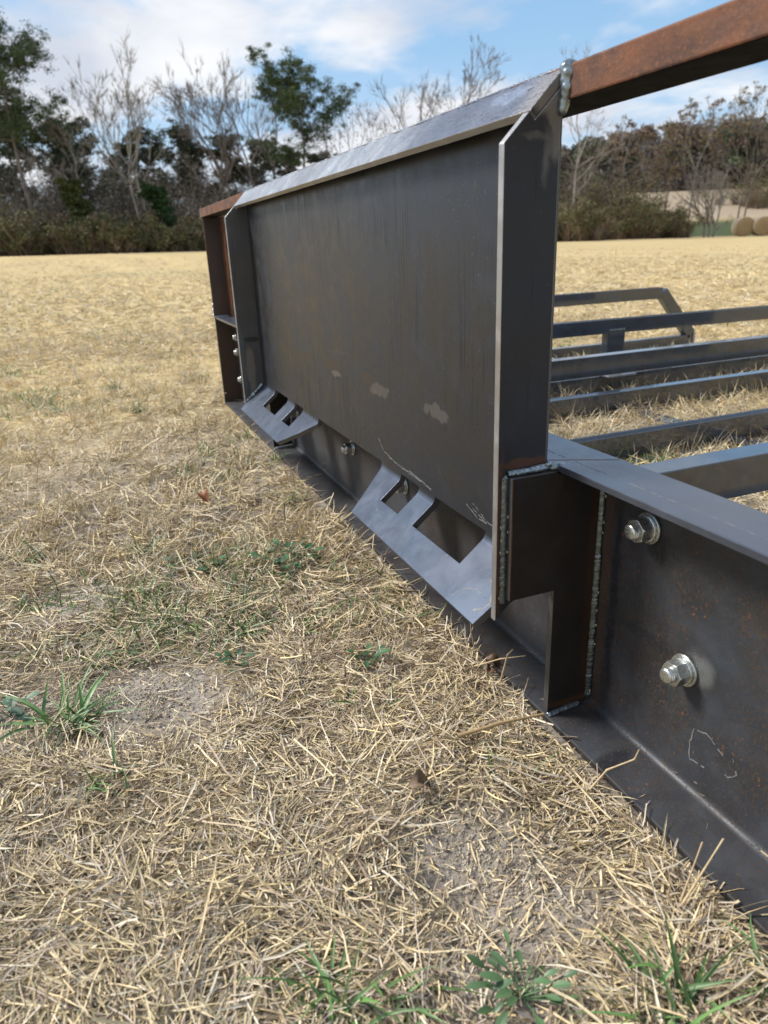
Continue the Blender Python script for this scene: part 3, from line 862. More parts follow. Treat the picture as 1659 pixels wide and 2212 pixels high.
litter(190000, .25, 1.15, .9, (.005, .022), (.0005, .0015), zlift=.011)
litter(62000, .30, 1.4, .9, (.014, .050), (.0006, .0019), zlift=.014)
litter(80000, .9, 4.5, 1.35, (.015, .055), (.0012, .0030), keepbare=.6, p=[.25, .18, .17, .07, .04, .12, .05, .11, .01])
litter(70000, 3.5, 16.0, 1.7, (.04, .10), (.002, .0038), p=[.26, .18, .15, .08, .04, .12, .04, .12, .01], az=(-.6, 1.5))


# 2: stubble tufts, fanned tillers
def tufts(nt, rmin, rmax, pw, Lr, wr, per, p=None, az=(-.95, 1.75), spread=.022, keep=None, big=1.0, pm=.62, ps=.40, fan=.55, curv=-.45):
    x, y, r = sample(nt, rmin, rmax, pw, *az); bb = bare(x, y); k = (~blocked(x, y)) & (RS.rand(nt) > bb * 1.4)
    cl = .5 + .5 * np.sin(x * 9 + np.sin(y * 7) * 2) * np.sin(y * 8 + np.sin(x * 6) * 2 + 1); k &= RS.rand(nt) < (.25 + .75 * cl)
    if keep is not None: k &= keep(x, y)
    x, y, r = x[k], y[k], r[k]
    cnt = RS.randint(per[0], per[1], len(x)); id_ = np.repeat(np.arange(len(x)), cnt); n = len(id_)
    main = RS.uniform(0, 2 * PI, len(x))[id_]; sc_ = (1 + sstep(2, 9, r) * 1.0)[id_]
    bx = x[id_] + RS.normal(0, spread, n) * .5; by = y[id_] + RS.normal(0, spread, n) * .5
    k2 = ~blocked(bx, by); bx, by, main, sc_ = bx[k2], by[k2], main[k2], sc_[k2]; n = len(bx)
    yaw = np.where(RS.rand(n) < .6, main + RS.normal(0, fan, n), RS.uniform(0, 2 * PI, n)); pitch = np.clip(RS.normal(pm, ps, n), .03, 1.45)
    L = RS.uniform(Lr[0], Lr[1], n) * big; wd = RS.uniform(wr[0], wr[1], n) * sc_
    V, F, kk = blades(np.stack([bx, by, H(bx, by) + .001], -1), yaw, pitch, L, wd, RS.normal(curv, .5, n), RS.normal(0, .5, n), RS.uniform(.2, .8, n), RS.uniform(.2, .9, n), 3, RS.normal(0, .12, (n, 3)))
    put(V, F, straw_col(n, p if p is not None else [.24, .18, .16, .09, .06, .11, .05, .10, .01], kk))


behind = lambda x, y: (y > .14) & (x > -2.2)
tufts(1500, .30, 1.5, .85, (.022, .062), (.0008, .0021), (6, 16), pm=.16, ps=.14, fan=.40, curv=-.15, spread=.03)
tufts(900, .35, 1.5, .8, (.012, .042), (.0009, .0022), (5, 14))
tufts(15000, 1.0, 4.8, 1.2, (.022, .066), (.0011, .0026), (6, 14), spread=.03)
tufts(16000, 4.0, 26., 1.2, (.03, .06), (.002, .0035), (5, 10), az=(-.6, 1.5), spread=.06)
tufts(4200, .7, 3.2, 1.0, (.03, .075), (.0012, .0026), (6, 14), az=(.3, 1.7), spread=.03, keep=behind)
flush('dry_grass', 'straw coloured dead grass, cut stubble and loose litter covering the field', 'grass', M_straw)
# crumbs of soil on the bare patches
nc_ = 9000; bi = RS.randint(0, len(BARE), nc_); BB = np.array(BARE)[bi]; aa = RS.uniform(0, 2 * PI, nc_); rr0 = np.abs(RS.normal(0, .75, nc_)) * BB[:, 2]
px_, py_ = BB[:, 0] + np.cos(aa) * rr0, BB[:, 1] + np.sin(aa) * rr0; kk_ = ~blocked(px_, py_); px_, py_ = px_[kk_], py_[kk_]; nc_ = len(px_); sz = RS.gamma(1.6, .00032, nc_) + .0003
oct_ = np.array([(1, 0, 0), (0, 1, 0), (-1, 0, 0), (0, -1, 0), (0, 0, 1), (0, 0, -.6)], float); V = oct_[None] * sz[:, None, None] * RS.uniform(.6, 1.3, (nc_, 6, 1)); V = V + np.stack([px_, py_, H(px_, py_) + sz * .3], -1)[:, None]
of = np.array([(0, 1, 4), (1, 2, 4), (2, 3, 4), (3, 0, 4), (1, 0, 5), (2, 1, 5), (3, 2, 5), (0, 3, 5)]); F = (of[None] + (np.arange(nc_) * 6)[:, None, None]).reshape(-1, 3)
o = npmesh('soil_crumbs', V.reshape(-1, 3), F, M_straw, col=np.repeat(np.array([(.54, .47, .38)]) * RS.uniform(.55, 1.2, (nc_, 1)), 6, 0)); finish(o, 'small crumbs of sandy soil on the bare patches', 'soil', None, 'stuff')
GREENC = np.array([(.075, .17, .035), (.11, .22, .05), (.15, .25, .07), (.06, .13, .045)])


def green(nt, rmin, rmax, pw, Lr, wr, per, spread, keep=None, az=(-.95, 1.75)):
    x, y, r = sample(nt, rmin, rmax, pw, *az); k = ~blocked(x, y)
    pt = np.sin(x * 3.1 + 1.3 * np.sin(y * 2.3)) * np.sin(y * 5.7 + 1.1 * np.sin(x * 4.9) + .7); k &= RS.rand(nt) < np.clip((pt - .12) * 1.3, .03, 1)
    if keep is not None: k &= keep(x, y)
    x, y, r = x[k], y[k], r[k]; cnt = RS.randint(per[0], per[1], len(x)); id_ = np.repeat(np.arange(len(x)), cnt); n = len(id_)
    bx = x[id_] + RS.normal(0, spread, n); by = y[id_] + RS.normal(0, spread, n); k2 = ~blocked(bx, by); bx, by = bx[k2], by[k2]; n = len(bx)
    V, F, kk = blades(np.stack([bx, by, H(bx, by)], -1), RS.uniform(0, 2 * PI, n), np.clip(RS.normal(.7, .35, n), .05, 1.4), RS.uniform(*Lr, n), RS.uniform(*wr, n),
                      RS.normal(-.7, .4, n), RS.normal(0, .4, n), RS.uniform(.2, .6, n), RS.uniform(.0, .3, n), 3, RS.normal(0, .1, (n, 3)))
    put(V, F, np.repeat(GREENC[RS.choice(4, n)] * RS.uniform(.8, 1.3, (n, 1)), kk, 0))


green(5200, .8, 3.8, 1.2, (.022, .055), (.0014, .0030), (6, 16), .018)
green(3600, 2.5, 14, 1.3, (.03, .065), (.003, .005), (6, 14), .05)
green(160, .8, 2.6, 1.0, (.02, .045), (.0015, .003), (5, 12), .02, keep=behind, az=(.3, 1.7))
flush('green_undergrowth', 'thin green shoots scattered through the dead grass', 'grass', M_blade)


# ------------------------------------------------------------------ single plants
def grass_tuft(x, y, n, L, wd, seed, label, spread=.012, lean=None, colr=(.095, .185, .055), pitch=.62, name='grass_tuft'):
    rs = np.random.RandomState(seed); bx = x + rs.normal(0, spread, n); by = y + rs.normal(0, spread, n)
    yaw = rs.uniform(0, 2 * PI, n); Ls = L * rs.uniform(.3, 1.15, n)
    loc = (x, y, float(H(x, y)))
    V, F, kk = blades(np.stack([bx, by, H(bx, by)], -1) - np.array(loc), yaw, np.clip(rs.normal(pitch, .35, n), .08, 1.45), Ls, wd * rs.uniform(.6, 1.15, n),
                      rs.normal(-.9, .35, n), rs.normal(0, .3, n), rs.uniform(.3, .6, n), rs.uniform(.1, .45, n), 6, rs.normal(0, .07, (n, 6)))
    c = np.array(colr)[None] * rs.uniform(.7, 1.5, (n, 1)) * np.array([1, 1, 1])
    o = npmesh(name, V, F, M_blade, col=np.repeat(c, kk, 0)); o.location = loc
    return finish(o, label, 'grass tuft', 'green grass tufts in the straw')


T = [(-.1945, -.3928, 44, .085, .0048, 'large spreading green grass tuft beside the bare soil patch'),
     (-.0844, -.3663, 16, .045, .0032, 'small green tuft just below the large spreading tuft'),
     (-.3162, -.3348, 14, .055, .0032, 'thin green tuft above the bare soil patch'),
     (-.3013, -.191, 26, .042, .0035, 'dense little green tuft in the straw in line with the tongue tip'),
     (-.6344, -.2806, 22, .050, .0030, 'green tuft with upright blades left of the broad weeds'),
     (-.0947, -.0982, 14, .040, .0030, 'short green tuft in the straw left of the bracket leg'),
     (.0566, -.0108, 14, .035, .0028, 'sparse green tuft close to the lower flange edge of the beam'),
     (.2000, -.2250, 34, .065, .0045, 'blurred green tuft of long blades at the bottom middle of the photo'),
     (.2850, -.0350, 44, .058, .0045, 'thick bright green tuft at the bottom right near the beam'),
     (.2850, .0380, 22, .035, .0036, 'green tuft touching the beam edge at the far right bottom'),
     (-.5083, -.455, 16, .04, .0028, 'narrow green tuft at the left edge of the photo'),
     (-2.2647, -.2585, 40, .05, .0034, 'low green tuft in the middle of the field left of the attachment'),
     (-1.7903, -.2113, 44, .055, .0034, 'wide green tuft left of the far end of the beam'),
     (-.9774, -.0872, 26, .045, .0030, 'green tuft in the straw below the far slotted tongue'),
     (-.7585, .0077, 26, .045, .0028, 'green tuft growing against the beam between the two tongues'),
     (-1.0674, .0379, 30, .045, .0028, 'green tuft growing right beneath the far slotted tongue'),
     (-.6881, -.4651, 18, .045, .0028, 'faint green tuft at the left edge above the narrow tuft'),
     (-.7906, .70, 22, .04, .003, 'small green tuft behind the mounting plate near the ground tine'),
     (.21, -.205, 14, .035, .003, 'short green tuft beside the blurred tuft at the bottom middle')]
for i, (x, y, n, L, wd, lb) in enumerate(T): grass_tuft(x, y, int(n * 1.35), L * (1.25 if i not in (0, 7, 8) else (.85 if i == 0 else 1.15)), wd * .9, 100 + i, lb)


def weed(x, y, n, R, leaf, seed, label, colr=(.05, .11, .045), lobes=True, h=.02):
    rs = random.Random(seed); bm = bmesh.new(); loc = Vector((x, y, float(H(x, y)) + .002))
    col = []
    for i in range(n):
        a = rs.uniform(0, 2 * PI); rr = R * math.sqrt(rs.random()); c = Vector((math.cos(a) * rr, math.sin(a) * rr, rs.uniform(.003, h)))
        d = Vector((math.cos(a), math.sin(a), rs.uniform(-.2, .7))).normalized(); s = d.cross(Vector((0, 0, 1))).normalized(); u = s.cross(d)
        L = leaf * rs.uniform(.6, 1.2); W = L * (.75 if lobes else .42); prof_ = []
        K = 9 if lobes else 8
        pts = []
        for k in range(K + 1):
            t = k / K; wv = math.sin(PI * min(1, t * .93 + .05)) ** .7 * (1 + (.28 * math.sin(t * 16) if lobes else 0))
            pts.append((t, wv * .5))
        mid = [bm.verts.new(c + d * L * t + u * (-.18 * L * t * t)) for t, _ in pts]
        lf = [bm.verts.new(c + d * L * t + s * W * w_ + u * (-.18 * L * t * t + .12 * W * w_)) for t, w_ in pts]
        rt = [bm.verts.new(c + d * L * t - s * W * w_ + u * (-.18 * L * t * t + .12 * W * w_)) for t, w_ in pts]
        for k in range(K):
            bm.faces.new((mid[k], mid[k + 1], lf[k + 1], lf[k])); bm.faces.new((rt[k], rt[k + 1], mid[k + 1], mid[k]))
        # petiole
        q0 = Vector((0, 0, 0)) + Vector((rs.uniform(-.003, .003), rs.uniform(-.003, .003), 0)); w_ = s * .0006
        a_, b_, c_, e_ = [bm.verts.new(v) for v in (q0 - w_, q0 + w_, c + w_, c - w_)]; bm.faces.new((a_, b_, c_, e_))
    me = bpy.data.meshes.new('broadleaf_weed'); bm.to_mesh(me); bm.free()
    at = me.attributes.new('col', 'FLOAT_COLOR', 'POINT'); nv = len(me.vertices)
    per = nv // n; base = np.repeat(np.array(colr)[None] * np.random.RandomState(seed).uniform(.7, 1.5, (n, 1)), per, 0)
    c4 = np.ones((nv, 4), dtype=np.float32); c4[:, :3] = base; at.data.foreach_set('color', c4.ravel())
    o = link('broadleaf_weed', me, M_blade); o.location = loc
    return finish(o, label, 'weed', 'broadleaf weeds in the straw')


weed(-.5388, -.2116, 34, .045, .016, 1, 'low patch of small lobed weeds left of the near tongue')
weed(-.4832, -.0843, 34, .045, .016, 2, 'low patch of lobed weeds in the straw closest to the near tongue')
weed(-.2347, -.2131, 12, .016, .011, 3, 'tiny grey green weed just below the dense little tuft')
weed(-.1626, -.0749, 14, .018, .012, 4, 'tiny weed in the straw between tongue and bracket')
weed(.2395, -.1184, 24, .030, .013, 5, 'weed with smooth round leaves at the bottom of the photo', lobes=False, h=.016, colr=(.075, .14, .06))
weed(-.2371, -.4557, 14, .018, .013, 6, 'tiny grey green weed at the left edge beside the large tuft', colr=(.07, .12, .07))
weed(-.17, .155, 10, .015, .011, 7, 'tiny clover like weed behind the beam')


def reed(pts, r, label, colr, seed=1, name='dry_reed'):
    pts = [Vector(p) for p in pts]; loc = pts[0].copy(); V = []; F = []; K = 7; prev = None; sub = []
    for a, b_ in zip(pts, pts[1:]):
        for i in range(5): sub.append(a.lerp(b_, i / 5))
    sub.append(pts[-1])
    for i, p in enumerate(sub):
        d = (sub[min(i + 1, len(sub) - 1)] - sub[max(i - 1, 0)]).normalized(); s = d.cross(Vector((0, 0, 1))).normalized(); u = s.cross(d)
        rr = r * (1 - .5 * i / len(sub)) * (1.25 if i % 5 == 0 else 1)
        for k in range(K): V.append(p - loc + s * math.cos(2 * PI * k / K) * rr + u * math.sin(2 * PI * k / K) * rr)
        if i:
            for k in range(K): F.append(((i - 1) * K + k, (i - 1) * K + (k + 1) % K, i * K + (k + 1) % K, i * K + k))
    o = npmesh(name, [tuple(v) for v in V], F, M_straw, col=np.tile(np.array(colr), (len(V), 1)), smooth=True); o.location = loc
    return finish(o, label, 'dry stalk', 'dry stalks on the ground')


reed([(.010, -.045, .012), (.018, -.005, .019), (.022, .045, .017)], .0022, 'thick tan stalk lying against the beam below the bracket leg', (.42, .30, .16))
reed([(.115, .030, .006), (.118, .044, .024), (.128, .064, .036), (.130, .066, .047)], .0010, 'bent straw rising over the lower flange with its tip turned up', (.60, .47, .28))
reed([(.232, .020, .004), (.222, .045, .040)], .0009, 'short leaning straw in front of the lower flange on the right', (.5, .38, .24))
reed([(.235, .018, .004), (.236, .048, .055)], .0010, 'upright straw in front of the lower flange next to the short leaning one', (.58, .46, .28))
reed([(-1.70, .035, .0), (-1.69, .030, .045), (-1.60, .035, .065)], .0012, 'kinked brown straw standing before the far end of the beam', (.45, .30, .18))
reed([(-.125, .050, .004), (-.118, .040, .038), (-.112, .036, .060)], .0010, 'straw standing just under the near tongue', (.55, .42, .26))
reed([(-.06, .045, .004), (-.055, .050, .040), (-.048, .052, .050)], .0011, 'straw standing between tongue corner and bracket leg', (.50, .38, .24))
reed([(-.10, .035, .003), (-.07, .050, .026), (-.045, .066, .040)], .0009, 'thin straw leaning across the beam beside the bracket leg', (.56, .44, .27))


def dry_leaf(x, y, z, s, yaw, label, colr, seed):
    rs = random.Random(seed); K = 10; V = []; F = []
    for i in range(K + 1):
        t = i / K; w_ = math.sin(PI * min(.98, t + .02)) ** .8 * .32 * s
        c = Vector((s * (t - .5), 0, .18 * s * math.sin(t * 5)))
        for j in (-1, 0, 1): V.append(c + Vector((0, j * w_, abs(j) * w_ * .9 + rs.uniform(-.02, .02) * s)))
        if i:
            for j in (0, 1): F.append(((i - 1) * 3 + j, (i - 1) * 3 + j + 1, i * 3 + j + 1, i * 3 + j))
    o = npmesh('dry_leaf', [tuple(v) for v in V], F, M_straw, col=np.tile(np.array(colr), (len(V), 1)), smooth=True)
    o.location = (x, y, float(H(x, y)) + z); o.rotation_euler = (.3, .2, yaw); return finish(o, label, 'leaf', 'fallen dry leaves')


dry_leaf(-.095, .058, .014, .021, .7, 'curled brown leaf in the straw under the tongue corner', (.13, .075, .045), 1)
dry_leaf(-.085, .047, .012, .020, 2.2, 'smaller curled brown leaf next to the one under the tongue corner', (.16, .09, .055), 2)
dry_leaf(.055, -.105, .014, .026, 1.6, 'flat brown leaf fragment lying in the open straw', (.20, .135, .09), 3)
dry_leaf(-.80, -.16, .02, .03, .2, 'rusty brown leaf in the grass left of the far tongue', (.30, .12, .05), 4)


# ------------------------------------------------------------------ trees
def ray(u, v):
    d = MR.T @ np.array([(u - 829.5) / FPX, (v - 1106) / FPX, 1.0]); return d


def at(u, dist, v=530):
    d = ray(u, v); k = dist / math.hypot(d[0], d[1]); x, y = CAM[0] + d[0] * k, CAM[1] + d[1] * k
    return x, y, float(H(x, y))


def zat(u, v, dist):
    d = ray(u, v); return CAM[2] + d[2] * dist / math.hypot(d[0], d[1])


class Segs:
    def __init__(s): s.a = []; s.b = []; s.ra = []; s.rb = []

    def add(s, a, b, ra, rb): s.a.append(a); s.b.append(b); s.ra.append(ra); s.rb.append(rb)

    def build(s, K=5):
        A = np.array(s.a); B = np.array(s.b); ra = np.array(s.ra); rb = np.array(s.rb); d = B - A; L = np.linalg.norm(d, axis=1, keepdims=True); d = d / np.maximum(L, 1e-6)
        ref = np.where(np.abs(d[:, 2:3]) > .9, np.array([[1., 0, 0]]), np.array([[0, 0, 1.]])); sd_ = np.cross(d, ref); sd_ /= np.linalg.norm(sd_, axis=1, keepdims=True); u = np.cross(sd_, d)
        an = 2 * PI * np.arange(K) / K; ca = np.cos(an)[None, :, None]; sa = np.sin(an)[None, :, None]
        c = sd_[:, None] * ca + u[:, None] * sa
        V = np.concatenate([A[:, None] + c * ra[:, None, None], B[:, None] + c * rb[:, None, None]], 1).reshape(-1, 3)
        f = np.array([(k, (k + 1) % K, K + (k + 1) % K, K + k) for k in range(K)]); F = (f[None] + (np.arange(len(A)) * 2 * K)[:, None, None]).reshape(-1, 4)
        return V, F


def grow(S, rnd, p, d, L, r, depth, tips, up=.25, wob=.22, nseg=4, kids=(2, 4), ratio=.62, ang=.65, minr=.010):
    p = np.array(p, float); d = np.array(d, float); d /= np.linalg.norm(d)
    for i in range(nseg):
        q = p + d * L / nseg; rr = r * (1 - .45 * (i + 1) / nseg); S.add(p, q, r * (1 - .45 * i / nseg), rr)
        p = q; d = d + rnd.normal(0, wob, 3) + np.array([0, 0, up * .3]); d /= np.linalg.norm(d)
        if depth > 0 and i >= 1:
            for _ in range(rnd.randint(1, 2 + (depth < 3))):
                ax_ = rnd.normal(0, 1, 3); ax_ -= ax_.dot(d) * d; ax_ /= np.linalg.norm(ax_)
                nd = d * math.cos(ang) + ax_ * math.sin(ang) * rnd.uniform(.6, 1.3) + np.array([0, 0, up * .5])
                grow(S, rnd, p, nd, L * ratio * rnd.uniform(.6, 1.05), max(rr * .6, minr), depth - 1, tips, up, wob * 1.1, max(2, nseg - 1), kids, ratio, ang, minr)
    if depth > 0:
        for _ in range(rnd.randint(kids[0], kids[1])):
            ax_ = rnd.normal(0, 1, 3); ax_ -= ax_.dot(d) * d; ax_ /= np.linalg.norm(ax_)
            nd = d * math.cos(ang * .6) + ax_ * math.sin(ang * .6) + np.array([0, 0, up * .4])
            grow(S, rnd, p, nd, L * ratio * rnd.uniform(.7, 1.15), max(rr * .75, minr), depth - 1, tips, up, wob, max(2, nseg - 1), kids, ratio, ang, minr)
    else: tips.append(p.copy())


def bark_mat(name, c0, c1):
    m, N, b = new_mat(name); o = N.obj()
    n = N.noise(N.vm('MULTIPLY', o, (3.0, 3.0, .7)), 1.5, 5.0, .65)
    N.put(b.inputs['Base Color'], N.mix(N.rmp(n, .35, .65), c0, c1)); b.inputs['Roughness'].default_value = .9; return m


M_barkp = bark_mat('pale_bark', (.17, .15, .125), (.31, .28, .24)); M_barkd = bark_mat('dark_bark', (.10, .08, .065), (.20, .16, .13)); M_barkm = bark_mat('grey_brown_bark', (.125, .10, .09), (.22, .185, .16))


def leaf_mat(name):
    m, N, b = new_mat(name); at_ = N.add('ShaderNodeAttribute', dict(attribute_name='col')).outputs[0]
    N.put(b.inputs['Base Color'], at_); b.inputs['Roughness'].default_value = .7; b.inputs['Specular IOR Level'].default_value = .25; return m


M_leaf = leaf_mat('leaves')


def clumps(rnd, C, R, per, size, cols, flat=.7):
    """scatter small leaf quads in balls at centres C"""
    n = len(C) * per; c = np.repeat(np.array(C), per, 0); rr = np.repeat(np.asarray(R), per)
    v = rnd.normal(0, 1, (n, 3)); v /= np.linalg.norm(v, axis=1, keepdims=True); v *= (rnd.rand(n, 1) ** .8) * 1.15; v[:, 2] *= flat
    p = c + v * rr[:, None]; a = rnd.normal(0, 1, (n, 3)); a /= np.linalg.norm(a, axis=1, keepdims=True); b_ = np.cross(a, rnd.normal(0, 1, (n, 3))); b_ /= np.linalg.norm(b_, axis=1, keepdims=True)
    s = size * rnd.uniform(.5, 1.3, (n, 1)); V = np.stack([p - a * s, p + b_ * s * .45, p + a * s, p - b_ * s * .45], 1).reshape(-1, 3)
    F = np.arange(n * 4).reshape(-1, 4); cc = np.array(cols)[rnd.choice(len(cols), n)] * rnd.uniform(.7, 1.3, (n, 1))
    shade = np.repeat(rnd.uniform(.75, 1.25, len(C)), per)[:, None]
    return V, F, np.repeat(cc * shade, 4, 0)


PINEC = [(.060, .100, .040), (.080, .120, .048), (.045, .075, .036), (.11, .13, .055)]


def tree_obj(name, loc, S, foliage, bark, label, cat='tree', group=None, K=5):
    e = empty(name, loc); V, F = S.build(K); t = npmesh('trunk', V, F, bark, smooth=True); t.parent = e
    if foliage is not None:
        V, F, C = foliage; c = npmesh('crown', V, F, M_leaf, col=C); c.parent = e
    return finish(e, label, cat, group)


def bare_tree(u, dist, top_v, label, seed, lean=0., bark=None, depth=5, trunk=.45, r=None, spread=.6, base_u=None, multi=1, name='bare_tree', group=None, seeds=None, ratio=.66, up=.16):
    rnd = np.random.RandomState(seed); x, y, z = at(u, dist); Ht = zat(u, top_v, dist) - z; S = Segs(); tips = []
    rgt = MR[0]; rgt = np.array([rgt[0], rgt[1], 0]); rgt /= np.linalg.norm(rgt)
    for k in range(multi):
        d = np.array([0, 0, 1.]) + rgt * (lean + (k - (multi - 1) / 2) * .16) + rnd.normal(0, .04, 3); d /= np.linalg.norm(d)
        r0 = r or Ht * .011; p = np.array([0, 0, -.2]) + rgt * (k - (multi - 1) / 2) * r0 * 2.2; Lt = Ht * trunk; ns = 6
        for i in range(ns):
            q = p + d * Lt / ns; S.add(p, q, r0 * (1 - .35 * i / ns), r0 * (1 - .35 * (i + 1) / ns)); p = q; d = d + rnd.normal(0, .05, 3); d /= np.linalg.norm(d)
            if i > 2 and rnd.rand() < .6:
                a = rnd.uniform(0, 2 * PI); grow(S, rnd, p, (math.cos(a), math.sin(a), .7), Ht * .16, r0 * .35, depth - 2, tips, up, .2, 3, (2, 3), ratio, spread)
        nb = rnd.randint(3, 5)
        for j in range(nb):
            a = 2 * PI * (j + rnd.rand() * .6) / nb; nd = d + .85 * np.array([math.cos(a), math.sin(a), 0]) * (1.0 if j else .25)
            grow(S, rnd, p, nd, Ht * (1 - trunk) * .40, r0 * .55, depth - 1, tips, up, .16, 4, (2, 3), ratio, spread)
    zmax = np.percentile([t_[2] for t_ in tips], 96); k_ = Ht / zmax
    S.a = [np.array(v) * np.array([1, 1, k_]) for v in S.a]; S.b = [np.array(v) * np.array([1, 1, k_]) for v in S.b]
    fol = None
    if seeds is not None:
        tp_ = np.array(tips) * np.array([1, 1, k_]); tp_ = tp_[tp_[:, 2] > Ht * .55]; sel = tp_[rnd.choice(len(tp_), min(len(tp_), seeds), replace=False)]
        fol = clumps(rnd, sel, np.full(len(sel), .22), 16, .09, [(.20, .14, .07), (.16, .115, .065)])
    return tree_obj(name, (x, y, z), S, fol, bark or M_barkp, label, 'tree', group, 4)


def pine(u, dist, top_v, label, seed, lean=0., trunk=.55, cw=.22, nlimb=26, per=70, bark=None, cols=PINEC, group=None, name='pine_tree', crown_from=None, size=.20, loc=None, Ht=None, R=1.0):
    rnd = np.random.RandomState(seed)
    if loc is None: x, y, z = at(u, dist); Ht = zat(u, top_v, dist) - z
    else: x, y, z = loc
    S = Segs(); C = []; RR = []; rgt = np.array([MR[0][0], MR[0][1], 0]); rgt /= np.linalg.norm(rgt)
    p = np.array([0, 0, -.2]); d = np.array([0, 0, 1.]) + rgt * lean; d /= np.linalg.norm(d); ns = 14; r0 = Ht * .014; path = []
    for i in range(ns):
        q = p + d * Ht * .96 / ns; S.add(p, q, r0 * (1 - .85 * i / ns), r0 * (1 - .85 * (i + 1) / ns)); path.append(q); p = q
        d = d + rnd.normal(0, .05, 3) + np.array([0, 0, .05]) - rgt * lean * .08; d /= np.linalg.norm(d)
    cf = crown_from if crown_from is not None else trunk
    for j in range(nlimb):
        t = cf + (1 - cf) * (j + rnd.rand()) / nlimb; b_ = path[min(ns - 1, int(t * ns))]; a = rnd.uniform(0, 2 * PI)
        prof_ = math.sin(PI * min(1, (t - cf) / (1 - cf) * .50 + .33)) ** .7
        L = Ht * cw * prof_ * rnd.uniform(.55, 1.15); dd = np.array([math.cos(a), math.sin(a), rnd.uniform(.15, .6)]); pp = b_.copy(); ns2 = 4
        for i in range(ns2):
            qq = pp + dd / np.linalg.norm(dd) * L / ns2; S.add(pp, qq, r0 * .28 * (1 - .7 * i / ns2), r0 * .28 * (1 - .7 * (i + 1) / ns2)); pp = qq; dd = dd + rnd.normal(0, .22, 3) + np.array([0, 0, .12])
            if i >= 1:
                for _ in range(8):
                    w_ = pp + rnd.normal(0, 1, 3) * np.array([.09, .09, .06]) * Ht * .45; S.add(pp, w_, r0 * .07, r0 * .03); C.append(w_); RR.append(Ht * rnd.uniform(.020, .046) * R)
        C.append(pp); RR.append(Ht * rnd.uniform(.03, .05) * R)
    C.append(path[-1]); RR.append(Ht * .045)
    fol = clumps(rnd, C, RR, per, size, cols, .62)
    return tree_obj(name, (x, y, z), S, fol, bark or M_barkd, label, 'tree', group, 5)


# left tree line, 44 to 70 m away
pine(95, 47, 60, 'tall leaning pine with an open flat topped crown at the left edge', 11, lean=-.13, trunk=.5, cw=.26, nlimb=26, per=100, bark=M_barkm, size=.055)
bare_tree(318, 47, 112, 'tall pale bare tree with wide spreading limbs left of the mounting plate', 21, lean=-.12, depth=5, trunk=.36, spread=.62)
bare_tree(345, 47.5, 200, 'slender pale bare trunk leaning beside the tall pale bare tree', 22, lean=-.12, depth=4, trunk=.5)
bare_tree(190, 48, 260, 'crooked pale bare tree right of the leaning pine', 23, lean=.02, depth=4, trunk=.45)
bare_tree(140, 51, 330, 'small twisted bare tree beneath the leaning pine', 24, lean=-.1, depth=4, trunk=.4, bark=M_barkm)
bare_tree(505, 52, 152, 'bare tree with a dense upright twiggy crown above the far end of the plate', 25, depth=5, trunk=.38, multi=2, bark=M_barkm, spread=.5)
bare_tree(590, 54, 165, 'thinner bare tree between the upright bare tree and the round pine', 26, depth=4, trunk=.45, multi=2, bark=M_barkm, spread=.45)
pine(668, 50, 148, 'round headed pine rising above the middle of the top lip', 12, lean=.03, trunk=.52, cw=.30, nlimb=17, per=120, size=.055)
bare_tree(760, 53, 215, 'bare tree just right of the round headed pine', 27, depth=5, trunk=.35, bark=M_barkm)
bare_tree(895, 56, 165, 'thin bare tree behind the middle of the top lip', 28, depth=4, trunk=.45, bark=M_barkm, spread=.5)
bare_tree(985, 54, 92, 'bare tree with a tall feathery crown above the near end of the lip', 29, depth=5, trunk=.45, bark=M_barkm, spread=.5)
bare_tree(1130, 58, 190, 'bare tree hidden low behind the corner of the plate', 30, depth=4, trunk=.4, bark=M_barkm)
bare_tree(1232, 52, 120, 'crooked bare tree right beside the edge of the plate', 31, depth=5, trunk=.4, bark=M_barkp, lean=.05)
bg_p = [(20, 58, 200), (140, 56, 255), (215, 60, 265), (395, 57, 275), (345, 62, 285), (450, 60, 300), (520, 58, 292), (585, 61, 305), (640, 60, 330), (60, 62, 230), (270, 64, 300), (700, 62, 340), (760, 60, 335)]
BP_L = ['dark pine just behind the leaning pine at the left edge', 'dark bushy pine right of the leaning pine', 'dark pine with a flat crown behind the crooked pale tree', 'broad dark evergreen directly right of the tall pale bare tree',
        'dark evergreen behind the tall pale bare tree', 'dark evergreen rising over the rusty rail end', 'broad dark evergreen behind the upright bare tree', 'dark evergreen left of the round headed pine', 'low dark evergreen behind the round headed pine',
        'dark pine deep behind the left edge of the wood', 'dark pine in the gap between the two pale bare trees', 'low dark evergreen right of the round headed pine', 'dark evergreen hidden behind the top lip']
for i, (u, ds, tv) in enumerate(bg_p):
    pine(u, ds, tv, BP_L[i], 40 + i, trunk=.35, cw=.20, nlimb=16, per=50, size=.085, crown_from=.28, group='dark evergreens behind the tree line', name='evergreen_tree', R=1.1,
         cols=[(.055, .078, .040), (.075, .092, .046), (.085, .078, .056), (.050, .068, .038)])
pine(362, 46.5, 395, 'ivy green tree standing in the undergrowth right of the pale trunks', 61, trunk=.1, crown_from=.05, cw=.20, nlimb=22, per=60, size=.09, name='evergreen_tree', R=1.4, cols=[(.030, .065, .022), (.045, .085, .028)])
pine(195, 46, 385, 'small yellow green conifer in front of the dark trunks', 62, trunk=.25, crown_from=.3, cw=.14, nlimb=16, per=60, size=.08, name='evergreen_tree', R=1.3, cols=[(.085, .10, .030), (.065, .08, .025)])


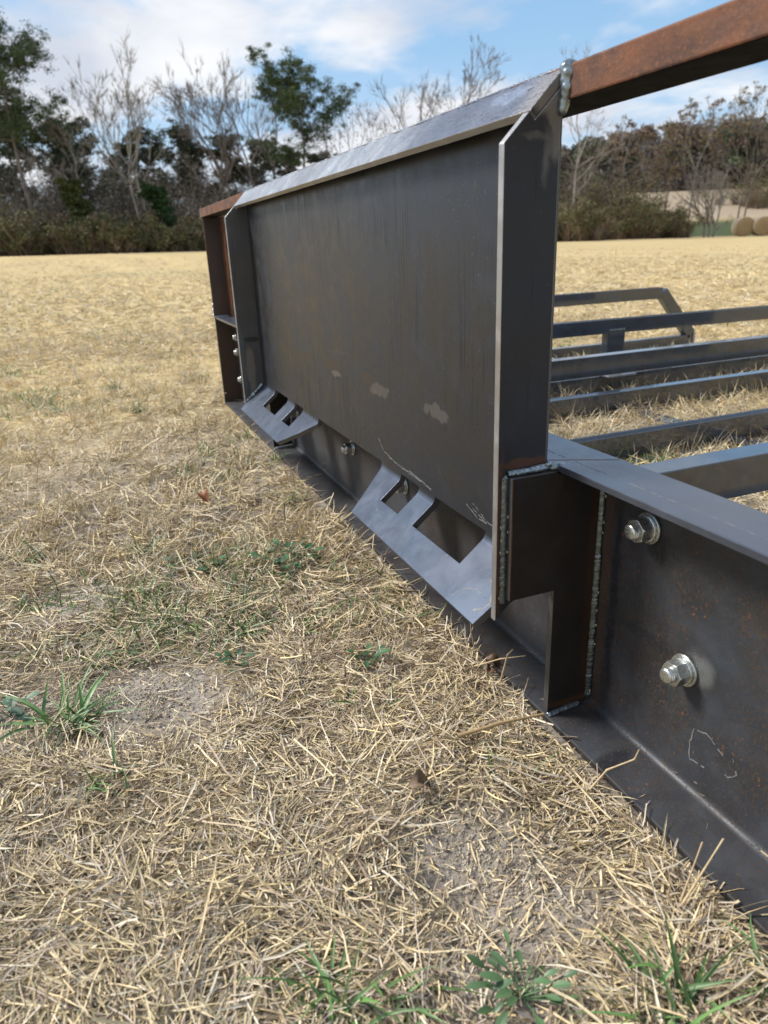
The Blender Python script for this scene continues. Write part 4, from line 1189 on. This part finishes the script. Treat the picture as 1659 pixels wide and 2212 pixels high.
# thicket along the field edge: twigs and leaves, one mass
def thicket(name, label, spans, cols, twigc, seed, dens=1.0):
    rnd = np.random.RandomState(seed); Vv = []; Ff = []; Cc = []; o_ = 0
    for (u0, u1, d0, d1, h, nsh) in spans:
        for i in range(int(nsh * dens)):
            u = rnd.uniform(u0, u1); ds = rnd.uniform(d0, d1); x, y, z = at(u, ds); hh = h * rnd.uniform(.6, 1.05) * (.78 + .42 * mnoise.noise(Vector((u * .018, ds * .1, seed))) + .25 * mnoise.noise(Vector((u * .06, 0, seed)))); n = 60
            w_ = hh * .5; p0 = np.stack([x + rnd.normal(0, .18 * w_, n), y + rnd.normal(0, .18 * w_, n), np.full(n, z - .1)], -1)
            V, F, kk = blades(p0, rnd.uniform(0, 2 * PI, n), np.clip(rnd.normal(1.15, .3, n), .3, 1.55), hh * rnd.uniform(.5, 1.05, n), rnd.uniform(.02, .045, n), rnd.normal(-.5, .5, n), rnd.normal(0, .3, n), np.full(n, .5), np.full(n, .3), 4, rnd.normal(0, .3, (n, 4)))
            Vv.append(V); Ff.append(F + o_); o_ += len(V); Cc.append(np.repeat(np.array(twigc)[rnd.choice(len(twigc), n)] * rnd.uniform(.7, 1.3, (n, 1)), kk, 0))
            tone = 1 + .55 * mnoise.noise(Vector((u * .03, 3.3, seed))); nc = 7; C = np.stack([x + rnd.normal(0, .5 * w_, nc), y + rnd.normal(0, .5 * w_, nc), z + hh * rnd.uniform(.15, .92, nc)], -1)
            cc = [cols[rnd.randint(len(cols))]] * 2 + [cols[rnd.randint(len(cols))]]
            V, F, C_ = clumps(rnd, C, hh * rnd.uniform(.16, .30, nc), 100, .075, cc, .8); C_ = C_ * tone; Vv.append(V); Ff.append(F + o_); o_ += len(V); Cc.append(C_)
    o = npmesh(name, np.concatenate(Vv), np.concatenate(Ff), M_leaf, col=np.concatenate(Cc)); return finish(o, label, 'thicket', None, 'stuff')


OL = [(.12, .125, .050), (.16, .135, .062), (.19, .14, .08), (.15, .11, .068), (.095, .11, .042)]
TW = [(.22, .165, .12), (.28, .23, .17), (.16, .11, .08)]
thicket('hedgerow', 'tangled olive and brown hedgerow along the left edge of the field', [(-260, 820, 42.5, 45.5, 1.9, 200), (-260, 820, 45.5, 49, 2.7, 130), (230, 440, 42.5, 44.5, 2.5, 22), (-100, 60, 42.5, 46, 3.2, 20), (180, 240, 43, 45, 2.9, 7)], OL, TW, 5)
thicket('hedgerow', 'olive brown bushes along the field edge right of the plate', [(800, 1300, 50, 56, 3.2, 110), (1180, 1420, 58, 63, 3.6, 80), (1190, 1340, 60, 68, 5.6, 34), (1340, 1460, 62, 70, 4.4, 16), (1400, 1480, 60, 64, 3.0, 16), (1540, 1760, 96, 105, 4.5, 26)], OL, TW, 6)
# dim understory between the trunks
thicket('woodland_understory', 'grey brown twiggy understory filling the wood behind the hedgerow', [(-260, 860, 50, 64, 7.5, 150), (860, 1330, 62, 76, 6.0, 90), (-260, 760, 56, 66, 6.5, 170)], [(.17, .145, .12), (.14, .12, .095), (.10, .10, .065)], [(.26, .22, .19), (.19, .155, .135)], 9)

# far wood on the hill: many small trees read as one mass
rnd = np.random.RandomState(77); Vv = []; Ff = []; Cc = []; o_ = 0
for i in range(300):
    u = rnd.uniform(1120, 1900); ds = rnd.uniform(128, 172); x, y, z = at(u, ds); hh = rnd.uniform(7.4, 10.0); ev = rnd.rand() < .32
    S = Segs(); tips = []; r0 = .14
    if not ev:
        hh *= 1.0; p = np.array([0, 0, 0.]); S.add(p, p + np.array([0, 0, hh * .4]), r0, r0 * .7); grow(S, rnd, (0, 0, hh * .4), (rnd.normal(0, .1), rnd.normal(0, .1), 1), hh * .32, r0 * .6, 2, tips, .4, .2, 3, (3, 4), .7, .5, .02)
        V, F = S.build(3); kz = hh / V[:, 2].max(); V[:, 2] *= kz; V = V + np.array([x, y, z - .3]); cc = np.array((.20, .165, .145)) * rnd.uniform(.6, 1.25)
        Vv.append(V); Ff.append(F + o_); o_ += len(V); Cc.append(np.tile(cc, (len(V), 1)))
        C = np.array(tips)[rnd.permutation(len(tips))[:34]]; C[:, 2] *= kz * .95; C = np.concatenate([C, np.stack([rnd.normal(0, 1.6, 12), rnd.normal(0, 1.6, 12), rnd.uniform(0, hh * .5, 12)], -1)]); hue = [(.19, .16, .15), (.185, .165, .15), (.20, .15, .115), (.17, .15, .14)][rnd.randint(4)]
        V, F, C_ = clumps(rnd, C, np.full(len(C), .9), 22, .30, [hue], .9)
    else:
        C = np.stack([rnd.normal(0, 1.1, 16), rnd.normal(0, 1.1, 16), hh * rnd.uniform(.35, 1.0, 16)], -1); V, F, C_ = clumps(rnd, C, rnd.uniform(.8, 1.5, 16), 60, .30, [(.07, .09, .05), (.10, .11, .06)], .7)
        S.add((0, 0, 0), (0, 0, hh * .8), r0, r0 * .5); v2, f2 = S.build(4); v2 = v2 + np.array([x, y, z - .3]); Vv.append(v2); Ff.append(f2 + o_); o_ += len(v2); Cc.append(np.tile(np.array((.10, .08, .07)), (len(v2), 1)))
    V = V + np.array([x, y, z]); Vv.append(V); Ff.append(F + o_); o_ += len(V); Cc.append(C_)
o = npmesh('far_wood', np.concatenate(Vv), np.concatenate(Ff), M_leaf, col=np.concatenate(Cc)); finish(o, 'far off mixed wood of bare and evergreen trees on the rise at right', 'wood', None, 'stuff')
# nearer trees in front of the far wood
bare_tree(1345, 60, 265, 'slender bare tree rising from the olive bushes right of the plate', 71, depth=4, trunk=.5, bark=M_barkm, seeds=40)
bare_tree(1385, 62, 285, 'thin bare tree beside the slender one above the olive bushes', 72, depth=4, trunk=.5, bark=M_barkm, seeds=30)
bare_tree(1480, 66, 225, 'bare tree with tufted seed clusters left of the forked pale tree', 73, depth=4, trunk=.45, bark=M_barkp, seeds=110, spread=.45)
bare_tree(1590, 68, 205, 'tallest bare tree with seed clusters behind the hay bales', 74, depth=5, trunk=.35, bark=M_barkm, seeds=160, spread=.5, multi=2)
bare_tree(1655, 69, 235, 'bare tree with seed clusters at the right edge of the photo', 75, depth=4, trunk=.4, bark=M_barkm, seeds=90, spread=.45)
bare_tree(1528, 64, 365, 'small pale tree forking low like a vase left of the hay bales', 76, depth=4, trunk=.16, bark=M_barkp, spread=.42, multi=3, r=.14)
bare_tree(1260, 57, 330, 'low bare tree in the bushes close to the plate edge', 77, depth=4, trunk=.3, bark=M_barkm)
bare_tree(1430, 61, 330, 'reddish brown bare tree over the olive bushes', 78, depth=4, trunk=.35, bark=M_barkd, seeds=60)

# ------------------------------------------------------------------ hay bales
m, N, b = new_mat('hay_bale'); o = N.obj(); s3 = N.add('ShaderNodeSeparateXYZ', None, Vector=o)
rr_ = N.vm('LENGTH', N.vm('MULTIPLY', o, (0, 1, 1))); ringn = N.math('SINE', N.math('ADD', N.math('MULTIPLY', rr_, 55.0), N.math('MULTIPLY', N.noise(o, 5.0, 3.0), 9.0)))
c = N.mix(N.rmp(ringn, -1, 1), (.33, .22, .11), (.50, .36, .19)); c = N.mix(N.math('MULTIPLY', N.rmp(rr_, .66, .70), .8), c, (.50, .44, .36))
c = N.mix(N.rmp(N.noise(o, 40.0, 3.0), .4, .7), c, (.30, .21, .12)); N.put(b.inputs['Base Color'], c); b.inputs['Roughness'].default_value = .95
N.put(b.inputs['Normal'], N.bump(N.noise(o, 30.0, 4.0), .8, .03)); M_bale = m
bale_axis = math.atan2(-.52, .85)
BL = ['round hay bale at the left end of the row', 'round hay bale second from the left in the row', 'round hay bale cut off by the right edge of the photo']
for i, u in enumerate((1600, 1640, 1681)):
    x, y, z = at(u, 65.5); bm = bmesh.new(); R = .73; rs = np.random.RandomState(i); rings = []
    for (xx, rr) in ((-.60, .0), (-.61, .3), (-.60, R * .9), (-.56, R * .98), (-.3, R), (0, R * .995), (.3, R), (.56, R * .98), (.60, R * .9), (.61, .3), (.60, 0)):
        rings.append([bm.verts.new((xx + rs.normal(0, .008), max(rr, .02) * math.cos(2 * PI * k / 36) * (1 + rs.normal(0, .006)), max(rr, .02) * math.sin(2 * PI * k / 36) * (1 + rs.normal(0, .006)) * .98)) for k in range(36)])
    for a, c_ in zip(rings, rings[1:]):
        for k in range(36): bm.faces.new((a[k], a[(k + 1) % 36], c_[(k + 1) % 36], c_[k]))
    o = bmobj('hay_bale', bm, [M_bale], smooth=True); o.location = (x, y, z + R * .96); o.rotation_euler = (0, 0, bale_axis)
    finish(o, BL[i], 'hay bale', 'round hay bales at the field edge')
print('faces', sum(len(o.data.polygons) for o in bpy.data.objects if o.type == 'MESH'))
